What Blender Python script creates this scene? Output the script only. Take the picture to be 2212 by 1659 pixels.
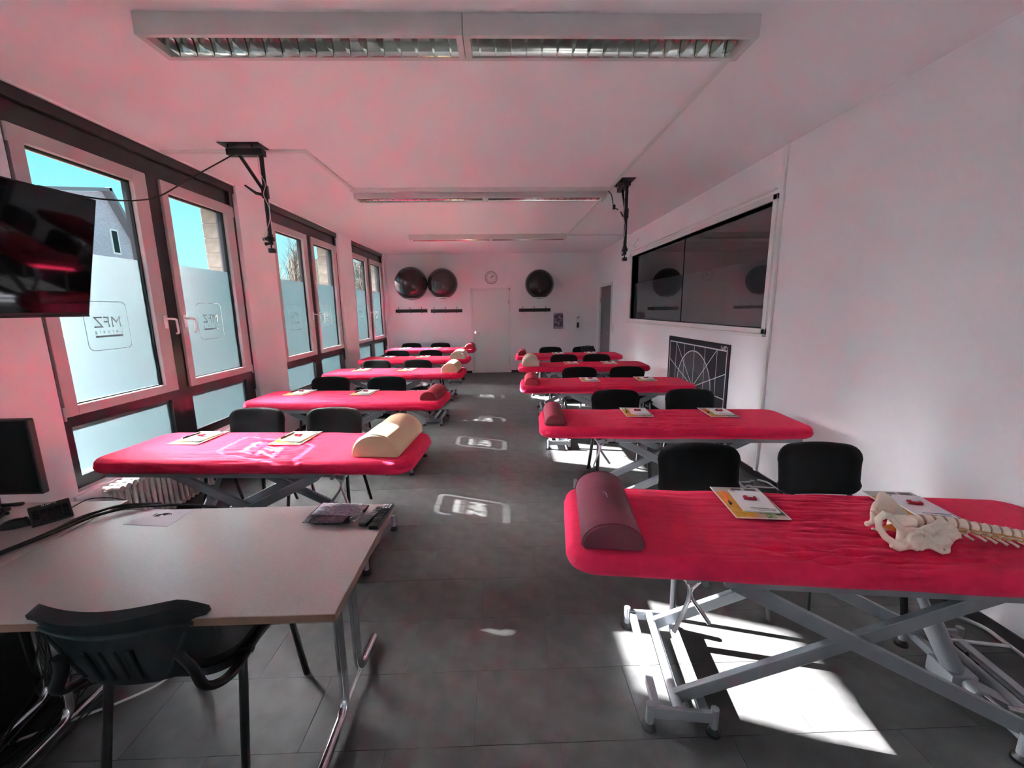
import bpy, bmesh, math, random
from math import sin, cos, pi, radians as R, sqrt, hypot
from mathutils import Vector, Matrix, noise
random.seed(7)
S = bpy.context.scene
COL = S.collection
for o in list(bpy.data.objects):
    bpy.data.objects.remove(o)

# ------------------------------------------------------------------ camera, world, sun, exposure
FPX, YAW, PITCH, ROLL = 894.70, 0.0255248, 0.1809268, 0.0130887
cd = bpy.data.cameras.new('camera'); cam = bpy.data.objects.new('camera', cd); COL.objects.link(cam)
_f = Vector((sin(YAW)*cos(PITCH), cos(YAW)*cos(PITCH), -sin(PITCH)))
_r = Vector((cos(YAW), -sin(YAW), 0)); _d = _f.cross(_r)
_r2 = cos(ROLL)*_r + sin(ROLL)*_d; _d2 = -sin(ROLL)*_r + cos(ROLL)*_d
cam.matrix_world = Matrix(((_r2.x, -_d2.x, -_f.x, 0), (_r2.y, -_d2.y, -_f.y, 0), (_r2.z, -_d2.z, -_f.z, 1.62), (0, 0, 0, 1)))
cd.sensor_width = 36; cd.lens = 36*FPX/2212; cd.clip_start = 0.02; cd.clip_end = 300
S.camera = cam
S.view_settings.view_transform = 'Standard'; S.view_settings.look = 'None'
S.view_settings.exposure = 1.72; S.view_settings.gamma = 1; S.view_settings.use_curve_mapping = False
S.cycles.max_bounces = 12; S.cycles.diffuse_bounces = 6; S.cycles.glossy_bounces = 5
S.cycles.transmission_bounces = 10; S.cycles.transparent_max_bounces = 16
S.cycles.sample_clamp_indirect = 45

W = bpy.data.worlds.new('sky'); S.world = W; W.use_nodes = True
nt = W.node_tree; nt.nodes.clear()
tc = nt.nodes.new('ShaderNodeTexCoord'); sp = nt.nodes.new('ShaderNodeSeparateXYZ')
rp = nt.nodes.new('ShaderNodeValToRGB'); bg = nt.nodes.new('ShaderNodeBackground'); ow = nt.nodes.new('ShaderNodeOutputWorld')
nt.links.new(tc.outputs['Generated'], sp.inputs[0]); nt.links.new(sp.outputs['Z'], rp.inputs[0])
nt.links.new(rp.outputs[0], bg.inputs[0]); nt.links.new(bg.outputs[0], ow.inputs[0])
e = rp.color_ramp.elements
e[0].position = 0.0; e[0].color = (0.50, 0.86, 0.90, 1)
e[1].position = 0.75; e[1].color = (0.08, 0.40, 0.68, 1)
m_ = e.new(0.25); m_.color = (0.22, 0.76, 0.90, 1)
bg.inputs[1].default_value = 0.40

sd = bpy.data.lights.new('sun', 'SUN'); sun = bpy.data.objects.new('sun', sd); COL.objects.link(sun)
sd.energy = 46; sd.angle = R(0.55); sd.color = (1.0, 0.95, 0.99)
SUNV = Vector((2.75, -1.08, -1.633)).normalized()
sun.rotation_euler = SUNV.to_track_quat('-Z', 'Y').to_euler()
sun.location = (-12, 8, 9)

# ------------------------------------------------------------------ materials
def mat(name, col=(.5, .5, .5), rough=.5, metal=0, spec=.5, noise_s=0, noise_a=0, bump=0, bump_s=60, coat=0, sheen=0, rand=0, emit=None):
    m = bpy.data.materials.new(name); m.use_nodes = True
    n = m.node_tree; b = n.nodes['Principled BSDF']
    b.inputs['Base Color'].default_value = (*col, 1); b.inputs['Roughness'].default_value = rough
    b.inputs['Metallic'].default_value = metal; b.inputs['Specular IOR Level'].default_value = spec
    if coat: b.inputs['Coat Weight'].default_value = coat; b.inputs['Coat Roughness'].default_value = .08
    if sheen: b.inputs['Sheen Weight'].default_value = sheen; b.inputs['Sheen Roughness'].default_value = .5
    tcn = n.nodes.new('ShaderNodeTexCoord')
    last = None
    if noise_a:
        nz = n.nodes.new('ShaderNodeTexNoise'); nz.inputs['Scale'].default_value = noise_s; nz.inputs['Detail'].default_value = 6
        n.links.new(tcn.outputs['Object'], nz.inputs['Vector'])
        mr = n.nodes.new('ShaderNodeMapRange'); mr.inputs[1].default_value = .3; mr.inputs[2].default_value = .7
        mr.inputs[3].default_value = 1-noise_a; mr.inputs[4].default_value = 1+noise_a
        n.links.new(nz.outputs['Fac'], mr.inputs[0]); last = mr.outputs[0]
    if rand:
        oi = n.nodes.new('ShaderNodeObjectInfo'); mr2 = n.nodes.new('ShaderNodeMapRange')
        mr2.inputs[3].default_value = 1-rand; mr2.inputs[4].default_value = 1+rand
        n.links.new(oi.outputs['Random'], mr2.inputs[0])
        if last is not None:
            mm = n.nodes.new('ShaderNodeMath'); mm.operation = 'MULTIPLY'
            n.links.new(last, mm.inputs[0]); n.links.new(mr2.outputs[0], mm.inputs[1]); last = mm.outputs[0]
        else: last = mr2.outputs[0]
    if last is not None:
        vm = n.nodes.new('ShaderNodeVectorMath'); vm.operation = 'SCALE'; vm.inputs[0].default_value = col
        n.links.new(last, vm.inputs['Scale']); n.links.new(vm.outputs[0], b.inputs['Base Color'])
    if bump:
        nb = n.nodes.new('ShaderNodeTexNoise'); nb.inputs['Scale'].default_value = bump_s; nb.inputs['Detail'].default_value = 4
        n.links.new(tcn.outputs['Object'], nb.inputs['Vector'])
        bp = n.nodes.new('ShaderNodeBump'); bp.inputs['Strength'].default_value = bump; bp.inputs['Distance'].default_value = .004
        n.links.new(nb.outputs['Fac'], bp.inputs['Height']); n.links.new(bp.outputs[0], b.inputs['Normal'])
    return m

M = {}
M['wall'] = mat('wall_paint', (.87, .85, .87), .75, noise_s=1.7, noise_a=.03, bump=.25, bump_s=140)
M['ceil'] = mat('ceiling_paint', (.88, .85, .885), .85, bump=.2, bump_s=90)
M['tile'] = mat('vinyl_tile', (.056, .0565, .0545), .45, noise_s=9, noise_a=.3, bump=.12, bump_s=160, rand=.06)
M['grout'] = mat('tile_joint', (.02, .02, .02), .8)
M['dark'] = mat('dark_frame', (.022, .018, .02), .28, spec=.5)
M['sash'] = mat('sash_grey', (.52, .47, .47), .38)
M['rubber'] = mat('black_rubber', (.012, .012, .012), .55)
M['red'] = mat('red_sheet', (.74, .020, .082), .85, spec=.1, noise_s=30, noise_a=.07, bump=.5, bump_s=420, sheen=.06)
M['paint'] = mat('grey_metal_paint', (.26, .28, .30), .32, metal=.25, spec=.6)
M['chrome'] = mat('chrome', (.72, .72, .74), .12, metal=1)
M['steel'] = mat('brushed_steel', (.5, .5, .5), .3, metal=1)
M['fabric'] = mat('black_fabric', (.009, .009, .010), .9, spec=.25, bump=.5, bump_s=500, sheen=.04)
M['blackpl'] = mat('black_plastic', (.010, .012, .015), .42, bump=.1, bump_s=300)
M['shell'] = mat('chair_shell_plastic', (.008, .011, .013), .5, spec=.22, bump=.1, bump_s=300)
M['matte'] = mat('matte_screen', (.004, .004, .005), .55, spec=.2)
M['blackmt'] = mat('black_metal', (.008, .008, .009), .35)
M['blackgl'] = mat('glossy_black', (.003, .003, .004), .04, spec=.30)
M['white'] = mat('white_lacquer', (.80, .79, .78), .4)
M['whitepl'] = mat('white_plastic', (.8, .8, .8), .35)
M['housing'] = mat('lamp_housing', (.62, .60, .60), .5)
M['mirror'] = mat('louvre_mirror', (.82, .85, .80), .12, metal=1)
M['tube'] = mat('tube_glass', (.85, .88, .80), .25)
M['beige'] = mat('beige_vinyl', (.78, .58, .36), .45, noise_s=3, noise_a=.03, bump=.15, bump_s=200)
M['cream'] = mat('cream_vinyl', (.72, .62, .48), .45, bump=.15, bump_s=200)
M['maroon'] = mat('maroon_vinyl', (.16, .028, .05), .38, noise_s=5, noise_a=.08, bump=.3, bump_s=25)
M['rose'] = mat('dark_rose_vinyl', (.30, .035, .06), .42, bump=.3, bump_s=25)
M['redvinyl'] = mat('red_vinyl', (.42, .015, .035), .5, bump=.2, bump_s=40)
M['crimson'] = mat('crimson_vinyl', (.26, .012, .025), .5, bump=.3, bump_s=30)
M['desk'] = mat('desk_laminate', (.42, .365, .355), .20, spec=.9, noise_s=160, noise_a=.05, bump=.06, bump_s=300)
M['deskedge'] = mat('desk_edge_band', (.22, .12, .085), .45)
M['paper'] = mat('white_paper', (.86, .86, .88), .7)
M['ink'] = mat('dark_ink', (.03, .03, .035), .6)
M['bone'] = mat('bone_plastic', (.86, .77, .64), .42, noise_s=25, noise_a=.08, bump=.25, bump_s=80)
M['disc'] = mat('disc_plastic', (.42, .30, .19), .5)
M['nerve'] = mat('nerve_orange', (.75, .33, .06), .5)
M['ball'] = mat('anthracite_rubber_ball', (.028, .020, .020), .22, spec=.55)
M['brick'] = mat('pale_brick', (.25, .215, .18), .85, noise_s=14, noise_a=.2, bump=.6, bump_s=60, rand=.12)
M['tanbrick'] = mat('tan_brick', (.31, .20, .13), .85, noise_s=14, noise_a=.15, bump=.5, bump_s=60, rand=.15)
M['mortar'] = mat('mortar', (.25, .22, .2), .9)
M['rail'] = mat('rail_grey', (.10, .11, .13), .5)
M['grass'] = mat('grass_ground', (.045, .055, .03), .95, noise_s=2, noise_a=.3)
M['bark'] = mat('bark', (.13, .10, .085), .9)
M['duct'] = mat('duct_plastic', (.74, .72, .71), .5)
M['radiator'] = mat('radiator_enamel', (.72, .69, .66), .35)
M['orange'] = mat('orange_pen', (.75, .10, .02), .35)
M['green'] = mat('green_pen', (.10, .28, .04), .35)
M['candy'] = mat('red_wrapper', (.40, .01, .03), .22, spec=.6)
M['cable'] = mat('black_cable', (.008, .008, .008), .45)
M['cablew'] = mat('white_cable', (.65, .63, .63), .45)
M['lilac'] = mat('lilac_paper', (.34, .28, .33), .7)
M['doorgrey'] = mat('grey_door', (.16, .16, .17), .4)
M['board'] = mat('board_base', (.013, .012, .018), .65, spec=.3)
M['board2'] = mat('board_grey', (.040, .036, .044), .65)
M['board3'] = mat('board_dark_grey', (.022, .021, .028), .65)
M['line'] = mat('board_line', (.62, .60, .64), .6)
M['neigh'] = mat('neighbour_room_paint', (.72, .66, .66), .9)
M['asphalt'] = mat('house_plaster', (.55, .5, .46), .9)

def glassmat(name, f=.07, tint=(.97, .99, .98), rough=.0):
    m = bpy.data.materials.new(name); m.use_nodes = True; n = m.node_tree; n.nodes.clear()
    o = n.nodes.new('ShaderNodeOutputMaterial'); t = n.nodes.new('ShaderNodeBsdfTransparent'); g = n.nodes.new('ShaderNodeBsdfGlossy')
    mx = n.nodes.new('ShaderNodeMixShader'); lw = n.nodes.new('ShaderNodeLayerWeight'); lw.inputs['Blend'].default_value = f
    t.inputs[0].default_value = (*tint, 1); g.inputs['Roughness'].default_value = rough
    n.links.new(lw.outputs['Fresnel'], mx.inputs[0]); n.links.new(t.outputs[0], mx.inputs[1]); n.links.new(g.outputs[0], mx.inputs[2])
    n.links.new(mx.outputs[0], o.inputs[0]); return m
M['glass'] = glassmat('window_glass', .30)
M['tinted'] = glassmat('tinted_glass', .60, (.70, .68, .69))
M['bag'] = glassmat('clear_bag_film', .30, (.93, .93, .96), .10)

def filmmat(name, kd, kf, rough):
    # frosted film: strong forward scattering plus a little diffuse transmission
    m = bpy.data.materials.new(name); m.use_nodes = True; n = m.node_tree; n.nodes.clear()
    o = n.nodes.new('ShaderNodeOutputMaterial'); t = n.nodes.new('ShaderNodeBsdfTranslucent'); g = n.nodes.new('ShaderNodeBsdfRefraction'); g.distribution = 'BECKMANN'
    d = n.nodes.new('ShaderNodeBsdfDiffuse'); d.inputs[0].default_value = (.10, .12, .12, 1)
    t.inputs[0].default_value = kd; g.inputs[0].default_value = kf; g.inputs['Roughness'].default_value = rough; g.inputs['IOR'].default_value = 1.45
    a1 = n.nodes.new('ShaderNodeAddShader'); a2 = n.nodes.new('ShaderNodeAddShader')
    n.links.new(t.outputs[0], a1.inputs[0]); n.links.new(g.outputs[0], a1.inputs[1])
    n.links.new(a1.outputs[0], a2.inputs[0]); n.links.new(d.outputs[0], a2.inputs[1]); n.links.new(a2.outputs[0], o.inputs[0]); return m
M['film'] = filmmat('frosted_film', (.0122, .0208, .0228, 1), (.98, .99, .99, 1), .35)

def folder_mat(name, seed):
    # flat printed cover: grey strip with dark shapes, amber field, green and dark corner (object space, card 0.21 x 0.297)
    m = bpy.data.materials.new(name); m.use_nodes = True; n = m.node_tree; b = n.nodes['Principled BSDF']; b.inputs['Roughness'].default_value = .4
    tcn = n.nodes.new('ShaderNodeTexCoord'); sx = n.nodes.new('ShaderNodeSeparateXYZ'); n.links.new(tcn.outputs['Object'], sx.inputs[0])
    def rng(sock, lo, hi):
        a = n.nodes.new('ShaderNodeMath'); a.operation = 'GREATER_THAN'; a.inputs[1].default_value = lo; n.links.new(sock, a.inputs[0])
        c = n.nodes.new('ShaderNodeMath'); c.operation = 'LESS_THAN'; c.inputs[1].default_value = hi; n.links.new(sock, c.inputs[0])
        p = n.nodes.new('ShaderNodeMath'); p.operation = 'MULTIPLY'; n.links.new(a.outputs[0], p.inputs[0]); n.links.new(c.outputs[0], p.inputs[1]); return p.outputs[0]
    def mul(a, c):
        p = n.nodes.new('ShaderNodeMath'); p.operation = 'MULTIPLY'; n.links.new(a, p.inputs[0]); n.links.new(c, p.inputs[1]); return p.outputs[0]
    nz = n.nodes.new('ShaderNodeTexNoise'); nz.inputs['Scale'].default_value = 28; nz.inputs['Detail'].default_value = 5; nz.noise_dimensions = '4D'; nz.inputs['W'].default_value = seed
    n.links.new(tcn.outputs['Object'], nz.inputs['Vector'])
    base = n.nodes.new('ShaderNodeValToRGB'); n.links.new(nz.outputs['Fac'], base.inputs[0])
    base.color_ramp.elements[0].position = .35; base.color_ramp.elements[0].color = (.75, .42, .03, 1)
    base.color_ramp.elements[1].position = .65; base.color_ramp.elements[1].color = (.62, .24, .03, 1)
    cur = base.outputs[0]
    def over(fac, col):
        nonlocal cur
        mx = n.nodes.new('ShaderNodeMix'); mx.data_type = 'RGBA'; n.links.new(fac, mx.inputs[0]); n.links.new(cur, mx.inputs[6])
        if isinstance(col, tuple): mx.inputs[7].default_value = (*col, 1)
        else: n.links.new(col, mx.inputs[7])
        cur = mx.outputs[2]
    X, Y = sx.outputs['X'], sx.outputs['Y']
    over(rng(Y, .095, .2), (.50, .48, .42))
    over(mul(rng(X, -.02, .025), rng(Y, .105, .138)), (.05, .05, .06)); over(mul(rng(X, .04, .09), rng(Y, .11, .14)), (.05, .05, .06))
    gr = n.nodes.new('ShaderNodeValToRGB'); n.links.new(nz.outputs['Fac'], gr.inputs[0])
    gr.color_ramp.elements[0].position = .42; gr.color_ramp.elements[0].color = (.02, .04, .015, 1); gr.color_ramp.elements[1].position = .6; gr.color_ramp.elements[1].color = (.30, .38, .16, 1)
    over(mul(rng(X, .0, .2), rng(Y, -.2, -.06)), gr.outputs[0])
    over(mul(rng(X, -.02, .02), rng(Y, -.2, -.11)), (.55, .28, .2))
    over(mul(rng(X, .06, .2), rng(Y, -.2, -.12)), (.50, .36, .28))
    n.links.new(cur, b.inputs['Base Color']); return m
M['folder'] = folder_mat('printed_folder', 2.0)
def cladding():
    m = mat('lilac_shingle_cladding', (.36, .31, .38), .85); n = m.node_tree; b = n.nodes['Principled BSDF']
    tcn = n.nodes.new('ShaderNodeTexCoord'); mp = n.nodes.new('ShaderNodeMapping'); mp.inputs['Rotation'].default_value = (0, R(90), R(90))
    br = n.nodes.new('ShaderNodeTexBrick'); br.inputs['Scale'].default_value = 5; br.inputs['Mortar Size'].default_value = .012
    br.inputs['Color1'].default_value = (.56, .51, .60, 1); br.inputs['Color2'].default_value = (.46, .42, .49, 1); br.inputs['Mortar'].default_value = (.33, .30, .35, 1)
    n.links.new(tcn.outputs['Object'], mp.inputs[0]); n.links.new(mp.outputs[0], br.inputs[0]); n.links.new(br.outputs[0], b.inputs['Base Color']); return m
M['clad'] = cladding()

# ------------------------------------------------------------------ geometry helpers
class MB:
    def __init__(s): s.v = []; s.f = []
    def add(s, vs, fs):
        k = len(s.v); s.v += [tuple(v) for v in vs]; s.f += [tuple(i+k for i in f) for f in fs]; return s
    def box(s, a, b, mtx=None, bev=0):
        (x0, y0, z0), (x1, y1, z1) = a, b
        if bev:
            bm = bmesh.new(); bmesh.ops.create_cube(bm, size=1)
            for v in bm.verts: v.co = Vector(((x0+x1)/2+v.co.x*(x1-x0), (y0+y1)/2+v.co.y*(y1-y0), (z0+z1)/2+v.co.z*(z1-z0)))
            bmesh.ops.bevel(bm, geom=bm.edges[:], offset=bev, segments=2, affect='EDGES', profile=.5)
            if mtx: bmesh.ops.transform(bm, matrix=mtx, verts=bm.verts)
            bm.verts.index_update(); s.add([v.co[:] for v in bm.verts], [[v.index for v in f.verts] for f in bm.faces]); bm.free(); return s
        vs = [(x0, y0, z0), (x1, y0, z0), (x1, y1, z0), (x0, y1, z0), (x0, y0, z1), (x1, y0, z1), (x1, y1, z1), (x0, y1, z1)]
        if mtx: vs = [mtx @ Vector(v) for v in vs]
        return s.add(vs, [(0, 3, 2, 1), (4, 5, 6, 7), (0, 1, 5, 4), (1, 2, 6, 5), (2, 3, 7, 6), (3, 0, 4, 7)])
    def bar(s, p, q, w, h, up=(0, 0, 1), bev=0):       # rectangular bar from p to q
        p, q = Vector(p), Vector(q); d = q-p; L = d.length; d.normalize(); u = Vector(up); sd_ = d.cross(u)
        if sd_.length < 1e-4: sd_ = d.cross(Vector((0, 1, 0)))
        sd_.normalize(); u = sd_.cross(d)
        m = Matrix(((d.x, sd_.x, u.x, p.x), (d.y, sd_.y, u.y, p.y), (d.z, sd_.z, u.z, p.z), (0, 0, 0, 1)))
        return s.box((0, -w/2, -h/2), (L, w/2, h/2), m, bev)
    def tube(s, pts, r, n=12, bend=0, oval=1.0, closed=False):
        pts = [Vector(p) for p in pts]
        if bend:
            o = [pts[0]]
            for i in range(1, len(pts)-1):
                a, b_, c = pts[i-1], pts[i], pts[i+1]; d1 = (a-b_); d2 = (c-b_); k = min(bend, d1.length*.45, d2.length*.45)
                p1 = b_+d1.normalized()*k; p2 = b_+d2.normalized()*k
                for t in range(7):
                    t /= 6; o.append((1-t)**2*p1+2*t*(1-t)*b_+t*t*p2)
            o.append(pts[-1]); pts = o
        rr = r if isinstance(r, (list, tuple)) else [r]*len(pts)
        if len(rr) != len(pts): rr = [rr[0]+(rr[-1]-rr[0])*i/(len(pts)-1) for i in range(len(pts))]
        T = []
        for i in range(len(pts)):
            a = pts[max(0, i-1)]; b_ = pts[min(len(pts)-1, i+1)]
            if closed: a = pts[i-1]; b_ = pts[(i+1) % len(pts)]
            T.append((b_-a).normalized())
        u = T[0].orthogonal().normalized()
        if abs(T[0].z) < .9:
            u = (Vector((0, 0, 1))-T[0]*T[0].z).normalized()
        vs = []
        for i, p in enumerate(pts):
            u = (u-T[i]*u.dot(T[i])).normalized(); w = T[i].cross(u)
            for k in range(n):
                a = 2*pi*k/n; vs.append(p+u*cos(a)*rr[i]+w*sin(a)*rr[i]*oval)
        fs = []
        m_ = len(pts)
        for i in range(m_ if closed else m_-1):
            j = (i+1) % m_
            for k in range(n):
                fs.append((i*n+k, i*n+(k+1) % n, j*n+(k+1) % n, j*n+k))
        if not closed:
            fs.append(tuple(range(n-1, -1, -1))); fs.append(tuple((m_-1)*n+k for k in range(n)))
        return s.add(vs, fs)
    def cyl(s, p, q, r, n=20, r2=None): return s.tube([p, q], [r, r if r2 is None else r2], n)
    def prism(s, outline, t, mtx=None):                # outline in xy, extruded z 0..t
        n = len(outline); vs = [(x, y, 0) for x, y in outline]+[(x, y, t) for x, y in outline]
        if mtx: vs = [mtx @ Vector(v) for v in vs]
        return s.add(vs, [tuple(range(n-1, -1, -1)), tuple(range(n, 2*n))]+[(i, (i+1) % n, n+(i+1) % n, n+i) for i in range(n)])
    def sphere(s, c, r, n=16, sc=(1, 1, 1), mtx=None):
        vs = []; m_ = n//2
        for i in range(1, m_):
            for k in range(n):
                a = pi*i/m_; b_ = 2*pi*k/n; vs.append((c[0]+r*sc[0]*sin(a)*cos(b_), c[1]+r*sc[1]*sin(a)*sin(b_), c[2]+r*sc[2]*cos(a)))
        vs += [(c[0], c[1], c[2]+r*sc[2]), (c[0], c[1], c[2]-r*sc[2])]
        fs = [(i*n+k, (i+1)*n+k, (i+1)*n+(k+1) % n, i*n+(k+1) % n) for i in range(m_-2) for k in range(n)]
        t, b2 = len(vs)-2, len(vs)-1
        fs += [(t, k, (k+1) % n) for k in range(n)]+[(b2, (m_-2)*n+(k+1) % n, (m_-2)*n+k) for k in range(n)]
        if mtx: vs = [mtx @ Vector(v) for v in vs]
        return s.add(vs, fs)
    def xf(s, m): s.v = [tuple(m @ Vector(v)) for v in s.v]; return s
    def mirx(s): s.v = [(-x, y, z) for x, y, z in s.v]; s.f = [tuple(reversed(f)) for f in s.f]; return s
    def mesh(s, name, m, smooth=False):
        me = bpy.data.meshes.new(name); me.from_pydata(s.v, [], s.f); me.materials.append(m)
        if smooth:
            for p in me.polygons: p.use_smooth = True
            try: me.set_sharp_from_angle(angle=R(38))
            except Exception: pass
        me.update(); return me
    def build(s, name, m, parent=None, smooth=False, loc=None, rz=0):
        o = bpy.data.objects.new(name, s.mesh(name, m, smooth)); COL.objects.link(o)
        if parent: o.parent = parent
        if loc is not None: o.location = loc
        if rz: o.rotation_euler.z = rz
        return o
def meshobj(name, me, parent=None, loc=(0, 0, 0), rot=(0, 0, 0)):
    o = bpy.data.objects.new(name, me); COL.objects.link(o); o.location = loc; o.rotation_euler = rot
    if parent: o.parent = parent
    return o
def tag(o, label=None, cat=None, group=None, kind=None):
    if label: o['label'] = label
    if cat: o['category'] = cat
    if group: o['group'] = group
    if kind: o['kind'] = kind
    return o
def empty(name, loc=(0, 0, 0), rz=0, parent=None):
    o = bpy.data.objects.new(name, None); COL.objects.link(o); o.location = loc; o.rotation_euler.z = rz; o.empty_display_size = .1
    if parent: o.parent = parent
    return o
def copy_tree(o, parent=None):
    c = o.copy(); COL.objects.link(c)
    if parent is not None: c.parent = parent
    for ch in [x for x in bpy.data.objects if x.parent == o]: copy_tree(ch, c)
    return c
def struct(name, mb, m, parent=None, smooth=False):
    o = mb.build(name, m, parent, smooth)
    if parent is None: o['kind'] = 'structure'
    return o
def rrect(w, h, r, n=6, cx=0, cy=0):
    pts = []
    for (sx, sy, a0) in ((1, 1, 0), (-1, 1, 90), (-1, -1, 180), (1, -1, 270)):
        for i in range(n+1):
            a = R(a0+90*i/n); pts.append((cx+sx*(w/2-r)+r*cos(a), cy+sy*(h/2-r)+r*sin(a)))
    return pts

# ------------------------------------------------------------------ room shell
XL, XR, YB, YF, HC = -2.76, 2.43, 10.52, -2.6, 2.935
DR = (9.12, 10.21, 2.12)
ORD = ['front', 'second', 'third', 'fourth', 'rear']
# floor of vinyl tiles
fl = struct('floor', MB().box((XL-.14, YF-.1, -.12), (XR+.14, YB+.1, -.004)), M['grout'])
def tile_mesh(w, d):
    g = .0011
    return MB().box((g, g, -.0045), (w-g, d-g, 0), bev=0).mesh('tile', M['tile'])
TW, TD = .6555, .3285
tm_cache = {}
row0 = int(math.floor((YF-1.95)/TD))
rw_ = row0
while True:
    y0 = 1.95+rw_*TD
    if y0 >= YB: break
    off = -.4575+(0 if rw_ % 2 == 1 else TW/2)
    # row starting at y=1.95 (rw_=0) has seams at -.124
    k = int(math.floor((XL-off)/TW))
    while off+k*TW < XR:
        x0 = max(off+k*TW, XL); x1 = min(off+(k+1)*TW, XR); ya = max(y0, YF); yb = min(y0+TD, YB)
        if x1-x0 > .01 and yb-ya > .01:
            key = (round(x1-x0, 4), round(yb-ya, 4))
            if key not in tm_cache: tm_cache[key] = tile_mesh(*key)
            meshobj('tile', tm_cache[key], fl, (x0, ya, 0))
        k += 1
    rw_ += 1
ceil = struct('ceiling', MB().box((XL-.3, YF-.1, HC), (XR+.3, YB+.2, HC+.15)), M['ceil'])
# back wall with door opening
DX0, DX1, DZ = -.735, .25, 2.115
struct('wall_back', MB().box((XL-.14, YB, 0), (DX0+.02, YB+.14, HC)).box((DX1-.02, YB, 0), (XR+.14, YB+.14, HC)).box((DX0+.02, YB, DZ-.02), (DX1-.02, YB+.14, HC)), M['wall'])
struct('door_backing', MB().box((DX0-.3, YB+.16, -.1), (DX1+.3, YB+.2, HC)).box((DX0-.1, YB+.02, -.1), (DX1+.1, YB+.2, .0)).box((XR+.10, DR[0]-.2, -.1), (XR+.15, YB+.1, HC)), M['neigh'])  # added slabs behind both doors, block sky light leaking through the gaps
struct('wall_front', MB().box((XL-.14, YF-.14, 0), (XR+.14, YF, HC)), M['wall'])
# right wall with interior window and door openings
IW = (3.80, 7.79, 1.405, 2.52); DR = (9.12, 10.21, 2.12)
wr = MB()
wr.box((XR, YF, 0), (XR+.16, IW[0], HC)).box((XR, IW[0], 0), (XR+.16, IW[1], IW[2])).box((XR, IW[0], IW[3]), (XR+.16, IW[1], HC))
wr.box((XR, IW[1], 0), (XR+.16, DR[0], HC)).box((XR, DR[0], DR[2]), (XR+.16, DR[1], HC)).box((XR, DR[1], 0), (XR+.16, YB, HC))
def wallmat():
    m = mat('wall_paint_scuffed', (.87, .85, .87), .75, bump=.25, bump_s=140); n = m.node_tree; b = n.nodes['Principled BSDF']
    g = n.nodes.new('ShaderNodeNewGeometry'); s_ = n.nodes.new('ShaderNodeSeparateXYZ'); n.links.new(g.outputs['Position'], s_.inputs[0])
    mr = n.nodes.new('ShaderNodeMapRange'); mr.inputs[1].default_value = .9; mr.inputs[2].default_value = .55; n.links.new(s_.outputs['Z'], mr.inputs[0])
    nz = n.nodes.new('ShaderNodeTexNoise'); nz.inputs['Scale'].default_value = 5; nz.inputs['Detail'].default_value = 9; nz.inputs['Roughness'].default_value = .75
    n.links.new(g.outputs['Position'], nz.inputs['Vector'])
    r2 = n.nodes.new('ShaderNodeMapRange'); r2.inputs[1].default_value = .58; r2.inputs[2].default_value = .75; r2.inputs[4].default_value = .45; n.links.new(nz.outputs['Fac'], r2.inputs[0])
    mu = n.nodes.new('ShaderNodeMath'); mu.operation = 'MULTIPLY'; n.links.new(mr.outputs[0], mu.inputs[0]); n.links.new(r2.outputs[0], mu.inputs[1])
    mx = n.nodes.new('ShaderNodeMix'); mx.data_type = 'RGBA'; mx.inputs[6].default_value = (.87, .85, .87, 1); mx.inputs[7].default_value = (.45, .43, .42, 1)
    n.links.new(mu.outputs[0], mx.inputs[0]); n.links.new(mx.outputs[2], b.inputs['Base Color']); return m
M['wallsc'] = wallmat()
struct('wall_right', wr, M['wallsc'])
# left wall: pillars, parapet, head
WY = [2.60+2.78*k for k in (0, 1, 2)]+[-1.20]; WW = 2.135; ZS, ZH = .478, 2.92
wl = MB(); prev = YF
for y in sorted(WY):
    wl.box((XL-.14, prev, 0), (XL, y, HC)); prev = y+WW
    wl.box((XL-.14, y, 0), (XL, y+WW, ZS)); wl.box((XL-.14, y, ZH), (XL-.01, y+WW, HC))
wl.box((XL-.14, prev, 0), (XL, YB, HC))
struct('wall_left', wl, M['wall'])
# baseboards
struct('baseboard_back', MB().box((XL, YB-.012, 0), (DX0-.01, YB, .06)).box((DX1+.01, YB-.012, 0), (XR, YB, .06)), M['dark'])
struct('baseboard_right', MB().box((XR-.012, YF, 0), (XR, DR[0]-.04, .06)).box((XR-.012, DR[1]+.04, 0), (XR, YB, .06)), M['dark'])
struct('baseboard_left', MB().box((XL, YF, 0), (XL+.012, YB, .06)), M['dark'])
# wall trims
struct('trim_1', MB().box((XR-.025, 3.675, .06), (XR, 3.715, HC), bev=.004), M['white'])
struct('trim_2', MB().box((XR-.03, IW[0]-.02, IW[3]+.085), (XR, IW[1]+.1, IW[3]+.10)), M['white'])
du = .02
struct('trim_3', MB().box((XL, 3.765, HC-du), (-1.58, 3.805, HC), bev=.003).box((-1.62, 3.80, HC-du), (-1.58, 4.95, HC), bev=.003), M['duct'])
struct('trim_4', MB().box((1.235, 2.34, HC-du), (1.265, 7.77, HC), bev=.003), M['duct'])
struct('trim_5', MB().box((1.22, 7.93, HC-du), (XR, 7.965, HC), bev=.003), M['duct'])
struct('trim_6', MB().box((-1.62, 4.885, HC-.035), (1.24, 4.945, HC), bev=.003), M['duct'])
struct('trim_7', MB().box((XL, WY[0]-.04, ZS-.05), (XL+.02, WY[0]+WW, ZS-.015)).box((XL, WY[1], ZS-.05), (XL+.02, WY[1]+WW, ZS-.015)), M['wall'])

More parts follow.
